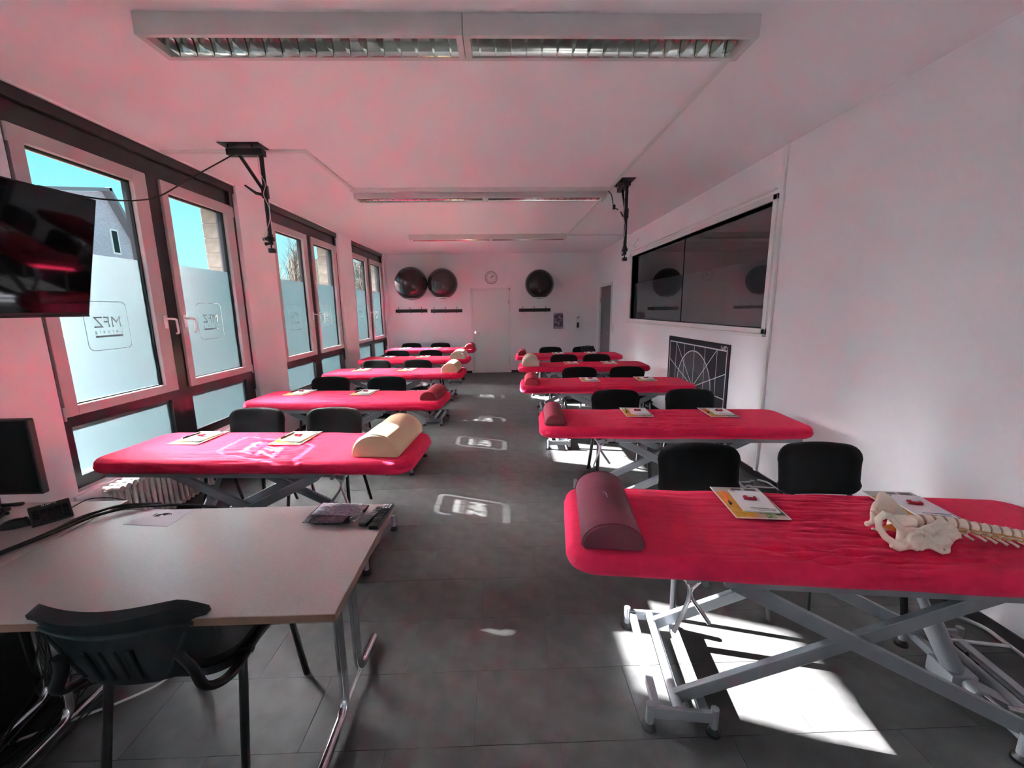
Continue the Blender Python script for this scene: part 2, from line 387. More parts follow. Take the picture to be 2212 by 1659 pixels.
# ------------------------------------------------------------------ frosted film with cut-out logo
def text_splines(body, size, font_spacing=1.0, offset=0):
    c = bpy.data.curves.new('t', 'FONT'); c.body = body; c.size = size; c.space_character = font_spacing; c.offset = offset
    c.resolution_u = 3
    o = bpy.data.objects.new('t', c); COL.objects.link(o)
    dg = bpy.context.evaluated_depsgraph_get(); dg.update()
    cu = o.evaluated_get(dg).to_curve(dg)
    out = []
    for s in cu.splines:
        if s.type == 'BEZIER':
            out.append([(p.handle_left.xy[:], p.co.xy[:], p.handle_right.xy[:]) for p in s.bezier_points])
        else:
            out.append([(p.co.xy[:],)*3 for p in s.points])
    o.evaluated_get(dg).to_curve_clear()
    bpy.data.objects.remove(o); bpy.data.curves.remove(c)
    return out
def fit(spl, x0, x1, y0, y1=None):
    xs = [p[1][0] for s in spl for p in s]; ys = [p[1][1] for s in spl for p in s]
    kx = (x1-x0)/(max(xs)-min(xs)); ky = kx if y1 is None else (y1-y0)/(max(ys)-min(ys)); mx, my = min(xs), min(ys)
    return [[tuple(((h[0]-mx)*kx+x0, (h[1]-my)*ky+y0) for h in p) for p in s] for s in spl]
def poly(pts): return [((x, y),)*3 for x, y in pts]
def filled(splines, thick, name):
    cu = bpy.data.curves.new(name, 'CURVE'); cu.dimensions = '2D'; cu.fill_mode = 'BOTH'; cu.extrude = thick/2; cu.resolution_u = 3
    for s in splines:
        sp_ = cu.splines.new('BEZIER'); sp_.bezier_points.add(len(s)-1); sp_.use_cyclic_u = True
        for b_, p in zip(sp_.bezier_points, s):
            b_.handle_left_type = b_.handle_right_type = 'FREE'
            b_.handle_left = (*p[0], 0); b_.co = (*p[1], 0); b_.handle_right = (*p[2], 0)
            if p[0] == p[1] == p[2]: b_.handle_left_type = b_.handle_right_type = 'VECTOR'
    o = bpy.data.objects.new(name, cu); COL.objects.link(o); dg = bpy.context.evaluated_depsgraph_get(); dg.update()
    me = bpy.data.meshes.new_from_object(o.evaluated_get(dg)); me.name = name
    bpy.data.objects.remove(o); bpy.data.curves.remove(cu); return me
# film local frame: u = distance towards the right as seen from outside (-y in the room), v = height
def bold(size): return text_splines('MFZ', size, 1.0, .012)
LOGO = fit(text_splines('MFZ', .1, 1.02, .0022), -.105, .105, .052, .128)
LOGO += fit(text_splines('Leipzig', .03, 1.75), -.109, .109, .004, .034)
LOGO += [poly([(-.107, -.018), (.107, -.018), (.107, -.004), (-.107, -.004)])]
LOGO += [poly(rrect(.345, .347, .045, 8, 0, .064)), poly(rrect(.335, .337, .040, 8, 0, .064))]
def film_mesh(w, z0, z1, zc, cx=0):
    # centred at u=0; logo centre cx, height zc (height of the gap under the bar)
    s = [poly([(-w/2, z0), (w/2, z0), (w/2, z1), (-w/2, z1)])]
    if zc is not None: s += [[tuple((h[0]+cx, h[1]+zc) for h in p) for p in sp_] for sp_ in LOGO]
    me = filled(s, .0004, 'frosted_film'); me.materials.clear(); me.materials.append(M['film'])
    me.transform(Matrix(((0, 0, 1, 0), (-1, 0, 0, 0), (0, 1, 0, 0), (0, 0, 0, 1)))); return me
FW = .742
FILM_UP = film_mesh(FW, 1.026, 2.03, 1.47, -.003)
FILM_LO = film_mesh(.84, .555, .888, None)

# ------------------------------------------------------------------ windows
def make_window(n, y0):
    w = empty('window_%d' % n, (XL-.06, y0, 0)); w['kind'] = 'structure'
    xf, xb = 0.0, -.09        # dark frame face, back (local x)
    f = MB()
    f.box((xb, 0, ZS), (xf, .06, ZH)).box((xb, WW-.04, ZS), (xf, WW, ZH)).box((xb, 1.01, ZS), (xf, 1.155, ZH))
    f.box((xb, .06, ZS), (xf, 1.01, .555)).box((xb, 1.155, ZS), (xf, WW-.04, .555))
    f.box((xb, .06, .888), (xf, 1.01, .962)).box((xb, 1.155, .888), (xf, WW-.04, .962))
    f.box((xb, .06, 2.708), (xf, 1.01, ZH)).box((xb, 1.155, 2.708), (xf, WW-.04, ZH))
    f.box((xb, .06, .555), (xf, .10, .888)).box((xb, .94, .555), (xf, 1.01, .888)).box((xb, 1.155, .555), (xf, 1.175, .888)).box((xb, 1.995, .555), (xf, WW-.04, .888))
    f.build('outer_frame', M['dark'], w)
    MB().box((0, .0, 2.845), (.035, WW, ZH), bev=.004).build('blind_box', M['dark'], w)
    MB().box((0, WW-.085, 2.70), (.03, WW-.045, 2.92), bev=.004).box((.0, WW-.03, .75), (.02, WW-.008, 2.90), bev=.003).build('blind_guide', M['dark'], w)
    for (a, b_, ga, gb) in ((.06, 1.01, .145, .885), (1.155, 2.095, 1.226, 1.975)):
        s = MB(); z0, z1, gz0, gz1 = .962, 2.708, 1.028, 2.62
        s.box((-.07, a, z0), (.022, ga, z1), bev=.004).box((-.07, gb, z0), (.022, b_, z1), bev=.004)
        s.box((-.07, ga-.001, z0), (.0215, gb+.001, gz0), bev=.003).box((-.07, ga-.001, gz1), (.0215, gb+.001, z1), bev=.003)
        sash = s.build('sash', M['sash'], w)
        MB().box((-.072, ga-.001, gz0), (-.037, ga+.003, gz1)).box((-.072, gb-.003, gz0), (-.037, gb+.001, gz1)).box((-.072, ga, gz0-.001), (-.037, gb, gz0+.003)).box((-.072, ga, gz1-.003), (-.037, gb, gz1+.001)).build('outer_lining', M['dark'], sash)
        g = MB()
        t = .012
        g.box((-.032, ga, gz0), (-.018, ga+t*.5, gz1)).box((-.032, gb-t, gz0), (-.012, gb, gz1)).box((-.032, ga, gz0), (-.018, gb, gz0+t*.6)).box((-.032, ga, gz1-t), (-.012, gb, gz1))
        g.build('gasket', M['rubber'], sash)
        MB().add([(-.035, ga, gz0), (-.035, gb, gz0), (-.035, gb, gz1), (-.035, ga, gz1)], [(0, 1, 2, 3)]).build('pane', M['glass'], sash)
        fo = meshobj('frosted_film', FILM_UP, sash, (-.030, (ga+gb)/2+.0, 0))
        hy = b_-.035 if a < .5 else a+.035
        h = MB().box((.022, hy-.016, 1.49), (.032, hy+.016, 1.60), bev=.003)
        h.tube([(.03, hy, 1.57), (.075, hy, 1.57), (.075, hy+.055, 1.565), (.075, hy+.06, 1.45), (.055, hy+.06, 1.445)], .009, 8, bend=.018)
        h.build('handle', M['whitepl'], sash, True)
        hg = a-.008 if a < .5 else b_+.006
        MB().cyl((.018, hg, .94), (.018, hg, 1.03), .008, 10).cyl((.018, hg, 2.60), (.018, hg, 2.70), .008, 10).build('hinge', M['sash'], sash, True)
    for (a, b_) in ((.10, .94), (1.175, 1.995)):
        MB().add([(-.035, a, .555), (-.035, b_, .555), (-.035, b_, .888), (-.035, a, .888)], [(0, 1, 2, 3)]).build('lower_pane', M['glass'], w)
        fo = meshobj('frosted_film', FILM_LO, w, (-.030, (a+b_)/2, 0)); fo.scale.y = (b_-a)/.84
    MB().box((-.115, 2.03, .5), (-.095, WW-.02, 2.68)).box((-.14, 2.06, .5), (-.12, WW-.01, 2.68)).build('shutter_rail', M['rail'], w)
    return w
for i, y in enumerate(WY): make_window(i+1, y)

# brick reveals outside: piers, soldier course
pier_b = MB().box((0, 0, .004), (.205, .60, .146), bev=.004).mesh('brick', M['brick'])
pier_h = MB().box((0, 0, .004), (.205, .296, .146), bev=.004).mesh('brick', M['brick'])
sold = MB().box((0, .004, 0), (.215, .115, .235), bev=.004).mesh('brick', M['tanbrick'])
ext = MB()
spans = [(YF, WY[3]+.04), (WY[3]+WW-.07, WY[0]+.04)]+[(WY[k]+WW-.07, WY[k+1]+.04) for k in range(2)]+[(WY[2]+WW-.07, YB+.8)]
for a, b_ in spans: ext.box((-3.105, a+.01, -.3), (-2.905, b_-.01, 3.4))
ext.box((-3.105, YF, 2.95), (-2.905, YB+.8, 3.4)).box((-3.105, YF, -.3), (-2.905, YB+.8, .44))
we = struct('wall_exterior', ext, M['mortar'])
for (a, b_) in [(p, min(q, p+.71)) for p, q in spans[1:5]]:
    for c in range(21):
        z = .44+c*.15-.15*0
        if z > 2.55: break
        if c % 2 == 0:
            o = meshobj('brick', pier_b, we, (-3.115, a+.003, z)); o.scale.y = (b_-a-.006)/.60
        else:
            for k in range(2):
                o = meshobj('brick', pier_h, we, (-3.115, a+.003+k*(b_-a)/2, z)); o.scale.y = ((b_-a)/2-.008)/.296
for y in WY:
    for k in range(18):
        meshobj('brick', sold, we, (-3.12, y+k*.119, 2.69))

# back door
d = empty('door_1', (0, YB, 0)); d['kind'] = 'structure'
MB().box((DX0, -.02, 0), (DX0+.05, .1, DZ), bev=.004).box((DX1-.05, -.02, 0), (DX1, .1, DZ), bev=.004).box((DX0, -.02, DZ-.05), (DX1, .1, DZ), bev=.004).build('door_frame', M['white'], d)
leaf = MB().box((DX0+.052, -.012, .008), (DX1-.052, .03, DZ-.052), bev=.003).build('door_leaf', M['white'], d)
MB().tube([(DX0+.10, -.01, 1.035), (DX0+.10, -.06, 1.035), (DX0+.22, -.06, 1.03)], .010, 10, bend=.02).cyl((DX0+.10, -.02, 1.035), (DX0+.10, -.01, 1.035), .026).build('handle', M['chrome'], leaf, True)
MB().cyl((DX0+.10, -.022, .955), (DX0+.10, -.01, .955), .026).build('lock_rosette', M['whitepl'], leaf, True)
MB().cyl((DX1-.045, -.024, 1.72), (DX1-.045, -.024, 1.82), .009, 10).cyl((DX1-.045, -.024, .26), (DX1-.045, -.024, .36), .009, 10).build('hinge', M['steel'], leaf, True)
# right side door (grey leaf in a white frame)
d = empty('door_2', (XR, 0, 0)); d['kind'] = 'structure'
MB().box((-.02, DR[0]-.03, 0), (.16, DR[0]+.03, DR[2]+.0), bev=.004).box((-.02, DR[1]-.03, 0), (.16, DR[1]+.03, DR[2]), bev=.004).box((-.02, DR[0]-.03, DR[2]-.03), (.16, DR[1]+.03, DR[2]+.03), bev=.004).build('door_frame', M['white'], d)
leaf = MB().box((.02, DR[0]+.03, .008), (.06, DR[1]-.03, DR[2]-.032), bev=.003).build('door_leaf', M['doorgrey'], d)
MB().tube([(.02, DR[0]+.10, 1.04), (-.035, DR[0]+.10, 1.04), (-.035, DR[0]+.22, 1.04)], .009, 10, bend=.02).build('handle', M['chrome'], leaf, True)
MB().cyl((.0, DR[1]-.04, 1.72), (.0, DR[1]-.04, 1.82), .012, 10).build('hinge', M['steel'], leaf, True)
# interior window in the right wall
w = empty('window_5', (XR, 0, 0)); w['kind'] = 'structure'
f = MB(); a, b_, z0, z1 = IW
f.box((-.022, a-.055, z0-.05), (.14, a, z1+.05), bev=.004).box((-.022, b_, z0-.05), (.14, b_+.10, z1+.05), bev=.004)
f.box((-.022, a-.055, z1), (.14, b_+.10, z1+.05), bev=.004).box((-.022, a-.055, z0-.05), (.14, b_+.10, z0), bev=.004)
f.build('window_frame', M['white'], w)
MB().box((-.04, a-.06, z0-.075), (.02, b_+.12, z0-.05), bev=.004).build('window_sill', M['white'], w)
for p0, p1 in ((a, 5.718), (5.722, b_)):
    MB().add([(.055, p0, z0), (.055, p1, z0), (.055, p1, z1), (.055, p0, z1)], [(0, 3, 2, 1)]).build('pane', M['tinted'], w)
MB().box((.05, 5.715, z0), (.06, 5.725, z1)).build('joint', M['dark'], w)
fm = bpy.data.materials.new('grey_privacy_film'); fm.use_nodes = True; _n = fm.node_tree; _n.nodes.clear()
_o = _n.nodes.new('ShaderNodeOutputMaterial'); _a = _n.nodes.new('ShaderNodeBsdfDiffuse'); _a.inputs[0].default_value = (.55, .53, .56, 1)
_t = _n.nodes.new('ShaderNodeBsdfTransparent'); _t.inputs[0].default_value = (.5, .5, .5, 1); _m = _n.nodes.new('ShaderNodeMixShader'); _m.inputs[0].default_value = .7
_n.links.new(_t.outputs[0], _m.inputs[1]); _n.links.new(_a.outputs[0], _m.inputs[2]); _n.links.new(_m.outputs[0], _o.inputs[0])
MB().box((.060, a, z0), (.062, b_, 2.04)).build('privacy_film', fm, w)
# neighbouring room seen through it
nb = MB(); X0, X1 = XR+.16, XR+4
nb.box((X1, 2.5, 0), (X1+.1, 9, HC)).box((X0, 2.4, 0), (X1, 2.5, HC)).box((X0, 9, 0), (X1, 9.1, HC)).box((X0, 2.4, HC), (X1+.1, 9.1, HC+.1)).box((X0, 2.4, -.1), (X1+.1, 9.1, 0))
struct('wall_neighbour', nb, M['neigh'])

# ------------------------------------------------------------------ outside: ground, house, trees
struct('ground', MB().box((-90, -40, -.5), (-3.11, 120, -.32)), M['grass'])
h = empty('house', (-16, 0, -.35))
MB().prism([(11, 0), (11, 5.0), (16.6, 6.40), (18.36, 6.83), (21.2, 1.6), (21.2, 0)], .5, Matrix(((0, 0, -1, 0), (1, 0, 0, 0), (0, 1, 0, 0), (0, 0, 0, 1)))).build('gable_wall', M['clad'], h)
MB().bar((.1, 18.3, 6.95), (.1, 21.3, 1.5), .5, .12).bar((.1, 11, 5.1), (.1, 18.4, 6.92), .5, .12).build('roof_edge', mat('slate', (.2, .19, .22), .8), h)
MB().box((-6, 11, 0), (-.5, 21, 3.2)).build('house_body', M['asphalt'], h)
wd = MB().box((0, 18.30, 4.4), (.05, 18.66, 5.4)).build('window_frame', M['white'], h)
MB().box((.05, 18.36, 4.47), (.06, 18.60, 5.33)).build('pane', M['blackgl'], wd)
tag(h, 'lilac grey shingle-clad gabled house seen through the top of the nearest window', 'house')
h2 = empty('apartment_building', (-22, 62, -.35))
MB().box((-8, 0, 0), (0, 16, 9.2)).build('wall', mat('block_plaster', (.50, .36, .30), .9), h2)
for i in range(3):
    for j in range(6):
        fo = MB().box((0, 1+j*2.5, 1+i*2.8), (.06, 2.2+j*2.5, 2.6+i*2.8)).build('window', M['white'], h2)
        MB().box((.06, 1.1+j*2.5, 1.1+i*2.8), (.07, 2.1+j*2.5, 2.5+i*2.8)).build('pane', M['blackgl'], fo)
tag(h2, 'reddish apartment block far outside, glimpsed through the farthest window', 'building')
hd = MB()  # added dark mass outside, dims what shows through the lettering cut-outs
rnd = random.Random(12)
for k in range(260):
    y = -6+k*.19; hd.sphere((rnd.uniform(-.25, .25), y, rnd.uniform(.5, 2.35)), rnd.uniform(.35, .55), 8, (1, 1, 1.2))
hd.box((-.3, -6, 0), (.3, 43, 2.8))
hd = hd.build('backdrop', mat('backdrop_leaves', (.03, .035, .035), .9, noise_s=8, noise_a=.4, bump=.8, bump_s=20), None, True, (-8.5, 0, -.35))
tag(hd, 'added dark hedge outside behind the frosted lower glass', 'backdrop')
def tree(loc, hgt, label, seed, spread=.12):
    rnd = random.Random(seed); t = empty('bare_tree', loc)
    MB().tube([(0, 0, 0), (.02, .03, hgt*.5), (0, 0, hgt*.95)], [.14, .09, .015], 8).build('trunk', M['bark'], t, True)
    b = MB()
    for i in range(95):
        z = hgt*(.12+.8*rnd.random()); a = rnd.random()*2*pi; L = hgt*(.30*(1-z/hgt)+.10)*(.6+rnd.random()*.7)
        p = Vector((0, 0, z)); q = p+Vector((cos(a)*L*spread*3.2, sin(a)*L*spread*3.2, L)); mm = p.lerp(q, .5)+Vector((cos(a), sin(a), -.3))*L*.12
        b.tube([p, mm, q], [.028, .018, .006], 4)
        for k in range(4):
            s0 = mm.lerp(q, rnd.random()); a2 = rnd.random()*2*pi; b.tube([s0, s0+Vector((cos(a2)*.25*L, sin(a2)*.25*L, .35*L))], [.011, .004], 3)
    tag(b.build('branches', M['bark'], t), kind='stuff'); tag(t, label, 'tree'); return t
tree((-16, 34.0, -.35), 7.1, 'tall bare poplar outside the middle window', 3)
tree((-16, 31.0, -.35), 4.9, 'low bare tree left of the tall poplar outside the middle window', 5, .2)
tree((-16, 49.5, -.35), 8.4, 'wide bare tree outside the farthest window', 8, .22)
tree((-13, 45.0, -.35), 7.2, 'slim bare tree left of the wide one outside the farthest window', 11, .2)

# ------------------------------------------------------------------ ceiling lights
def make_light(L):
    t = empty('ceiling_light')
    hm = MB(); w2, h = .10, .09
    # housing as an open-bottomed tray
    hm.box((0, -w2, -.012), (L, w2, 0)).box((0, -w2, -h), (L, -w2+.012, -.012)).box((0, w2-.012, -h), (L, w2, -.012))
    hm.box((0, -w2+.012, -h), (.03, w2-.012, -.012)).box((L-.03, -w2+.012, -h), (L, w2-.012, -.012))
    hm.box((.03, -w2+.012, -h), (L-.03, -w2+.024, -h+.01)).box((.03, w2-.024, -h), (L-.03, w2-.012, -h+.01))
    hm.build('housing', M['housing'], t)
    r = MB(); n = 8
    for s in (-1, 1):
        pts = [(s*(.076-.05*(k/n)**1.6), -h+.004+.068*(k/n)) for k in range(n+1)]
        vs = [(.03, y, z) for y, z in pts]+[(L-.03, y, z) for y, z in pts]
        r.add(vs, [((k, k+1, n+2+k, n+1+k) if s < 0 else (k+1, k, n+1+k, n+2+k)) for k in range(n)])
    r.build('reflector', M['mirror'], t, True)
    MB().cyl((.05, 0, -.032), (L-.05, 0, -.032), .013, 12).build('tube', M['tube'], t, True)
    nb_ = 17; bl = MB(); z0 = -h+.004
    for s in (-1, 1):      # V-shaped cross blade
        bl.add([(s*.001, -.075, z0), (s*.001, .075, z0), (s*.011, .035, z0+.050), (s*.011, -.035, z0+.050)], [(0, 1, 2, 3) if s < 0 else (3, 2, 1, 0)])
    me = bl.mesh('louvre_blade', M['mirror'])
    for k in range(nb_):
        meshobj('louvre_blade', me, t, (.03+(L-.06)*(k+.5)/nb_, 0, 0))
    return t
LL = 1.46; LR = 1.372
pl_ = make_light(LL); first = True
desc = ['long white louvre light nearest the camera', 'white louvre light in the middle of the ceiling', 'white louvre light nearest the back wall']
for i, y in enumerate((2.245, 5.06, 7.90)):
    o = pl_ if i == 0 else copy_tree(pl_)
    o.location = (-1.612, y, HC); tag(o, desc[i]+', left half of its pair', 'ceiling light', 'louvre lights in pairs on the ceiling')
pr_ = make_light(LR)
for i, y in enumerate((2.245, 5.06, 7.90)):
    o = pr_ if i == 0 else copy_tree(pr_)
    o.location = (-1.612+LL+.004, y, HC); tag(o, desc[i]+', right half of its pair', 'ceiling light', 'louvre lights in pairs on the ceiling')

# ------------------------------------------------------------------ treatment couches
CL, CW, CZ, CT = 1.99, .62, .75, .085
def sheet_mesh(sgn, seed):
    amp = 1.15 if sgn > 0 else .55
    NX, NY = 150, 96; rc = .11; Rr = .040
    def sd_(x, y):   # distance to rounded rectangle boundary, inside positive, and nearest point
        cx = min(max(x, rc), CL-rc); cy = min(max(y, -CW/2+rc), CW/2-rc)
        dx, dy = x-cx, y-cy; dd = hypot(dx, dy)
        if dx == 0 or dy == 0:
            return min(x, CL-x, y+CW/2, CW/2-y), (x, y)
        if dd > rc: return 0, (cx+dx/dd*rc, cy+dy/dd*rc)
        return rc-dd, (x, y)
    ax = [0]; 
    xs = []
    for i in range(NX+1):
        t = i/NX; xs.append(CL*(t-.018*sin(2*pi*t)*1.6))
    ys = []
    for j in range(NY+1):
        t = j/NY; ys.append(CW*(t-.035*sin(2*pi*t)*1.5)-CW/2)
    vs = []; 
    for i in range(NX+1):
        for j in range(NY+1):
            d_, (px, py) = sd_(xs[i], ys[j])
            z = 0
            if d_ < Rr: z = -Rr+sqrt(max(0, Rr*Rr-(Rr-d_)**2))
            m1 = math.exp(-((px-1.02)/.42)**2)
            w_ = noise.noise(Vector((px*1.0+seed, py*21+.9*px, seed)))
            w2 = noise.noise(Vector((px*1.4-seed, py*32-1.6*px, 3.1+seed)))
            fold = -.013*m1*max(0, 1-abs(w_)*5.0)**1.2 - .009*m1*max(0, 1-abs(w2)*6)
            # fan of folds near the front edge by the head-section joint
            u = (px-.62)-1.6*(py+CW/2); m2 = math.exp(-((px-.80-.7*(py+CW/2))/.22)**2)*math.exp(-((py+CW/2-.05)/.12)**2)
            w3 = noise.noise(Vector(((px*2+py*5)*.9, (py*9+px*5), 7+seed)))
            fold += -.018*m2*max(0, 1-abs(w3)*4.5)
            z += fold*amp-.004*math.exp(-((px-.56)/.07)**2)*(1 if d_ > .01 else .3)
            z += .0015*noise.noise(Vector((px*4, py*4, seed)))
            tap = 0
            vs.append((px, py, CZ+z))
    fs = []
    I = lambda i, j: i*(NY+1)+j
    for i in range(NX):
        for j in range(NY): fs.append((I(i, j), I(i+1, j), I(i+1, j+1), I(i, j+1)))
    ring = [I(i, 0) for i in range(NX)]+[I(NX, j) for j in range(NY)]+[I(i, NY) for i in range(NX, 0, -1)]+[I(0, j) for j in range(NY, 0, -1)]
    prev = ring
    cx, cy = CL/2, 0
    for (ins, dz) in ((-.004, -.052), (.004, -.072), (.022, -.085), (.075, -.083)):
        cur = []
        for k, r_ in enumerate(ring):
            x, y, z = vs[r_]
            ccx = min(max(x, rc), CL-rc); ccy = min(max(y, -CW/2+rc), CW/2-rc)
            dx, dy = x-ccx, y-ccy; l = hypot(dx, dy) or 1
            wob = .004*noise.noise(Vector((x*5+seed, y*5, dz*30)))
            cur.append(len(vs)); vs.append((x-dx/l*ins, y-dy/l*ins, CZ+dz+wob))
        n = len(ring)
        for k in range(n): fs.append((prev[(k+1) % n], prev[k], cur[k], cur[(k+1) % n]))
        prev = cur
    mb = MB(); mb.add(vs, fs)
    if sgn < 0: mb.mirx()
    bm = bmesh.new(); me = mb.mesh('fitted_sheet', M['red'])
    bm.from_mesh(me); bmesh.ops.remove_doubles(bm, verts=bm.verts, dist=.0004); bm.to_mesh(me); bm.free()
    for p in me.polygons: p.use_smooth = True
    return me
def make_couch(sgn, seed):
    t = empty('treatment_couch')
    meshobj('fitted_sheet', sheet_mesh(sgn, seed), t)
    def B(mb, name, m, smooth=False, parent=None):
        if sgn < 0: mb.mirx()
        return mb.build(name, m, parent or t, smooth)
    B(MB().box((.06, -CW/2+.05, CZ-.08), (CL-.06, CW/2-.05, CZ-.055)), 'pad_board', M['blackpl'])
    # upper frame
    f = MB()
    for y in (-.255, .255): f.box((.56, y-.015, .63), (1.90, y+.015, .668), bev=.003)
    for x in (.58, 1.2, 1.88): f.box((x-.015, -.25, .635), (x+.015, .25, .665))
    B(f, 'upper_frame', M['paint'])
    # scissor arms
    for y in (-.195, .195):
        B(MB().bar((.44, y, .085), (1.56, y, .635), .025, .055, bev=.003), 'scissor_arm', M['paint'])
    for y in (-.235, .235):
        B(MB().bar((.60, y, .630), (1.69, y, .085), .025, .055, bev=.003).cyl((1.10, y-.022, .385), (1.10, y+.022, .385), .014, 12), 'scissor_arm', M['paint'])
    # aisle-end base and wall-end base
    for (x0, x1, ax_) in ((.325, .565, .435), (1.62, 1.86, 1.735)):
        b = MB()
        for y in (-.262, .262): b.box((x0+.01, y-.008, .050), (x1-.01, y+.008, .098), bev=.002)
        b.box((x0+.012, -.255, .055), (x0+.042, .255, .092), bev=.003).box((x1-.05, -.255, .055), (x1-.012, .255, .080), bev=.003)
        base = B(b, 'base_frame', M['paint'])
        B(MB().cyl((ax_, -.255, .085), (ax_, .255, .085), .020, 16), 'axle', M['paint'], True, base)
        for x in (x0, x1):
            for y in (-.262, .262):
                B(MB().cyl((x, y, .028), (x, y, .112), .015, 12), 'foot_post', M['paint'], True, base)
                B(MB().cyl((x, y, 0), (x, y, .012), .027, 16).cyl((x, y, .012), (x, y, .030), .024, 16, .012), 'foot', M['rubber'], True, base)
    for y in (-.225, .225):   # long base rails joining both ends are low and set inside
        pass
    # head-section bracket and levers
    hb = MB().bar((.50, -.215, .640), (.66, -.215, .655), .02, .045).bar((.44, -.215, .615), (.56, -.215, .650), .018, .03)
    hb.cyl((.50, -.25, .625), (.50, -.18, .625), .012, 10)
    B(hb, 'head_bracket', M['paint'])
    B(MB().tube([(.40, -.20, .665), (.455, -.22, .59), (.45, -.235, .55), (.395, -.26, .43)], .008, 8, bend=.02), 'lever', M['steel'], True)
    B(MB().tube([(.54, -.20, .655), (.455, -.225, .585), (.46, -.215, .55), (.53, -.23, .45)], .008, 8, bend=.02), 'lever', M['steel'], True)
    # hydraulic cylinder, block, pedals
    B(MB().cyl((1.38, 0, .56), (1.50, 0, .32), .018, 16).cyl((1.47, 0, .375), (1.60, 0, .13), .036, 24), 'hydraulic_cylinder', M['paint'], True)
    B(MB().box((1.56, -.05, .055), (1.66, .07, .13), bev=.006).cyl((1.62, -.05, .10), (1.62, -.10, .095), .024, 16), 'pump_block', M['paint'])
    B(MB().cyl((1.62, -.09, .095), (1.66, -.22, .085), .014, 14), 'release_stub', M['chrome'], True)
    B(MB().cyl((1.66, -.22, .085), (1.663, -.242, .084), .016, 14), 'end_cap', M['rubber'], True)
    B(MB().bar((1.60, .03, .08), (1.80, -.20, .07), .05, .03), 'base_rail', M['paint'])
    B(MB().tube([(1.68, -.14, .09), (1.76, -.17, .10), (2.0, -.17, .10), (2.04, -.1, .06), (2.04, .34, .06), (1.98, .40, .06)], .010, 10, bend=.04).tube([(1.78, .22, .075), (2.04, .22, .06)], .009, 8), 'pump_lever', M['steel'], True)
    B(MB().tube([(1.83+.032*cos(a*pi/8), .16, .034+.032*sin(a*pi/8)) for a in range(16)], .008, 8, closed=True), 'castor', M['rubber'], True)
    return t
couch_r = make_couch(1, 1.7); couch_l = make_couch(-1, 4.2)
SPOT = {'R': [(.265, 1.64, -7.5), (.300, 3.235, -4.5), (.225, 4.88, -3), (.268, 6.44, -2.5), (.272, 7.87, -2)],
        'L': [(-.520, 2.60, -4), (-.565, 4.16, -4.5), (-.525, 5.94, -2.5), (-.565, 7.55, -2.5), (-.570, 9.33, -2)]}
BOL = {'R': ['maroon', 'dark rose', 'red', 'cream', 'crimson'], 'L': ['beige', 'crimson', 'beige', 'cream', 'red']}
for side, proto, sd_n in (('R', couch_r, 'right'), ('L', couch_l, 'left')):
    for i, (x, y, a) in enumerate(SPOT[side]):
        o = proto if i == 0 else copy_tree(proto)
        o.location = (x, y, 0); o.rotation_euler.z = R(a)
        tag(o, 'red-sheeted treatment couch, %s in the %s row, carrying a %s bolster' % (ORD[i], sd_n, BOL[side][i]), 'couch', 'red treatment couches in two rows')
def onc(side, i, lx, ly, z=CZ+.002):     # point on couch i
    x, y, a = SPOT[side][i]; a = R(a); s = 1 if side == 'R' else -1; lx *= s
    return (x+lx*cos(a)-ly*sin(a), y+lx*sin(a)+ly*cos(a), z), a

# ------------------------------------------------------------------ bolsters
def bolster(w, L, h, m, loc, rz, label, worn=False):
    n = 22; out = [(-w/2+.004, 0), (w/2-.004, 0)]
    pr = [(w/2*cos(pi*k/n), .008+(h-.008)*sin(pi*k/n)**.92) for k in range(n+1)]
    prof = [(-w/2+.006, 0), (w/2-.006, 0)]+pr
    secs = [(-L/2, .94), (-L/2+.006, .985), (-L/2+.014, 1), (0, 1), (L/2-.014, 1), (L/2-.006, .985), (L/2, .94)]
    vs = []; fs = []; k_ = len(prof)
    for (y, s) in secs:
        for (x, z) in prof: vs.append((x*s, y, z*s if z > 0 else 0))
    for i in range(len(secs)-1):
        for j in range(k_):
            a, b_ = i*k_+j, i*k_+(j+1) % k_; fs.append((a, b_, b_+k_, a+k_))
    fs.append(tuple(range(k_))); fs.append(tuple((len(secs)-1)*k_+j for j in reversed(range(k_))))
    mb = MB().add(vs, fs)
    mb.f = [tuple(reversed(f)) for f in mb.f]
    o = mb.build('half_round_bolster', m, None, True, loc, rz)
    sm = MB()
    for y in (-L/2+.008, L/2-.008):
        sm.tube([(x*1.0, y, z) for (x, z) in prof[2:]], .0022, 6)
    tag(sm.build('seam', m, o, True), kind='stuff')
    if worn: MB().box((-.003, -.006, 0), (.003, .006, .002)).tube([(-.012, .03, h-.002), (0, .01, h+.001), (.004, -.03, h-.001)], .0012, 5).build('torn_spot', M['paper'], o)
    tag(o, label, 'bolster', 'half-round bolsters on the couches'); return o
BS = {('R', 0): (.225, .50, .100, 'maroon', .165, -.01), ('R', 1): (.155, .48, .078, 'rose', .115, .0), ('R', 2): (.160, .46, .082, 'redvinyl', .13, 0),
      ('R', 3): (.255, .50, .150, 'cream', .19, 0), ('R', 4): (.160, .46, .095, 'crimson', .13, 0),
      ('L', 0): (.290, .52, .140, 'beige', .225, .03), ('L', 1): (.165, .48, .085, 'crimson', .13, .0), ('L', 2): (.230, .50, .125, 'beige', .19, 0),
      ('L', 3): (.27, .50, .130, 'cream', .20, 0), ('L', 4): (.2, .46, .110, 'redvinyl', .12, 0)}
BN = {'maroon': 'maroon', 'rose': 'dark rose', 'redvinyl': 'red', 'cream': 'cream', 'crimson': 'crimson', 'beige': 'beige'}
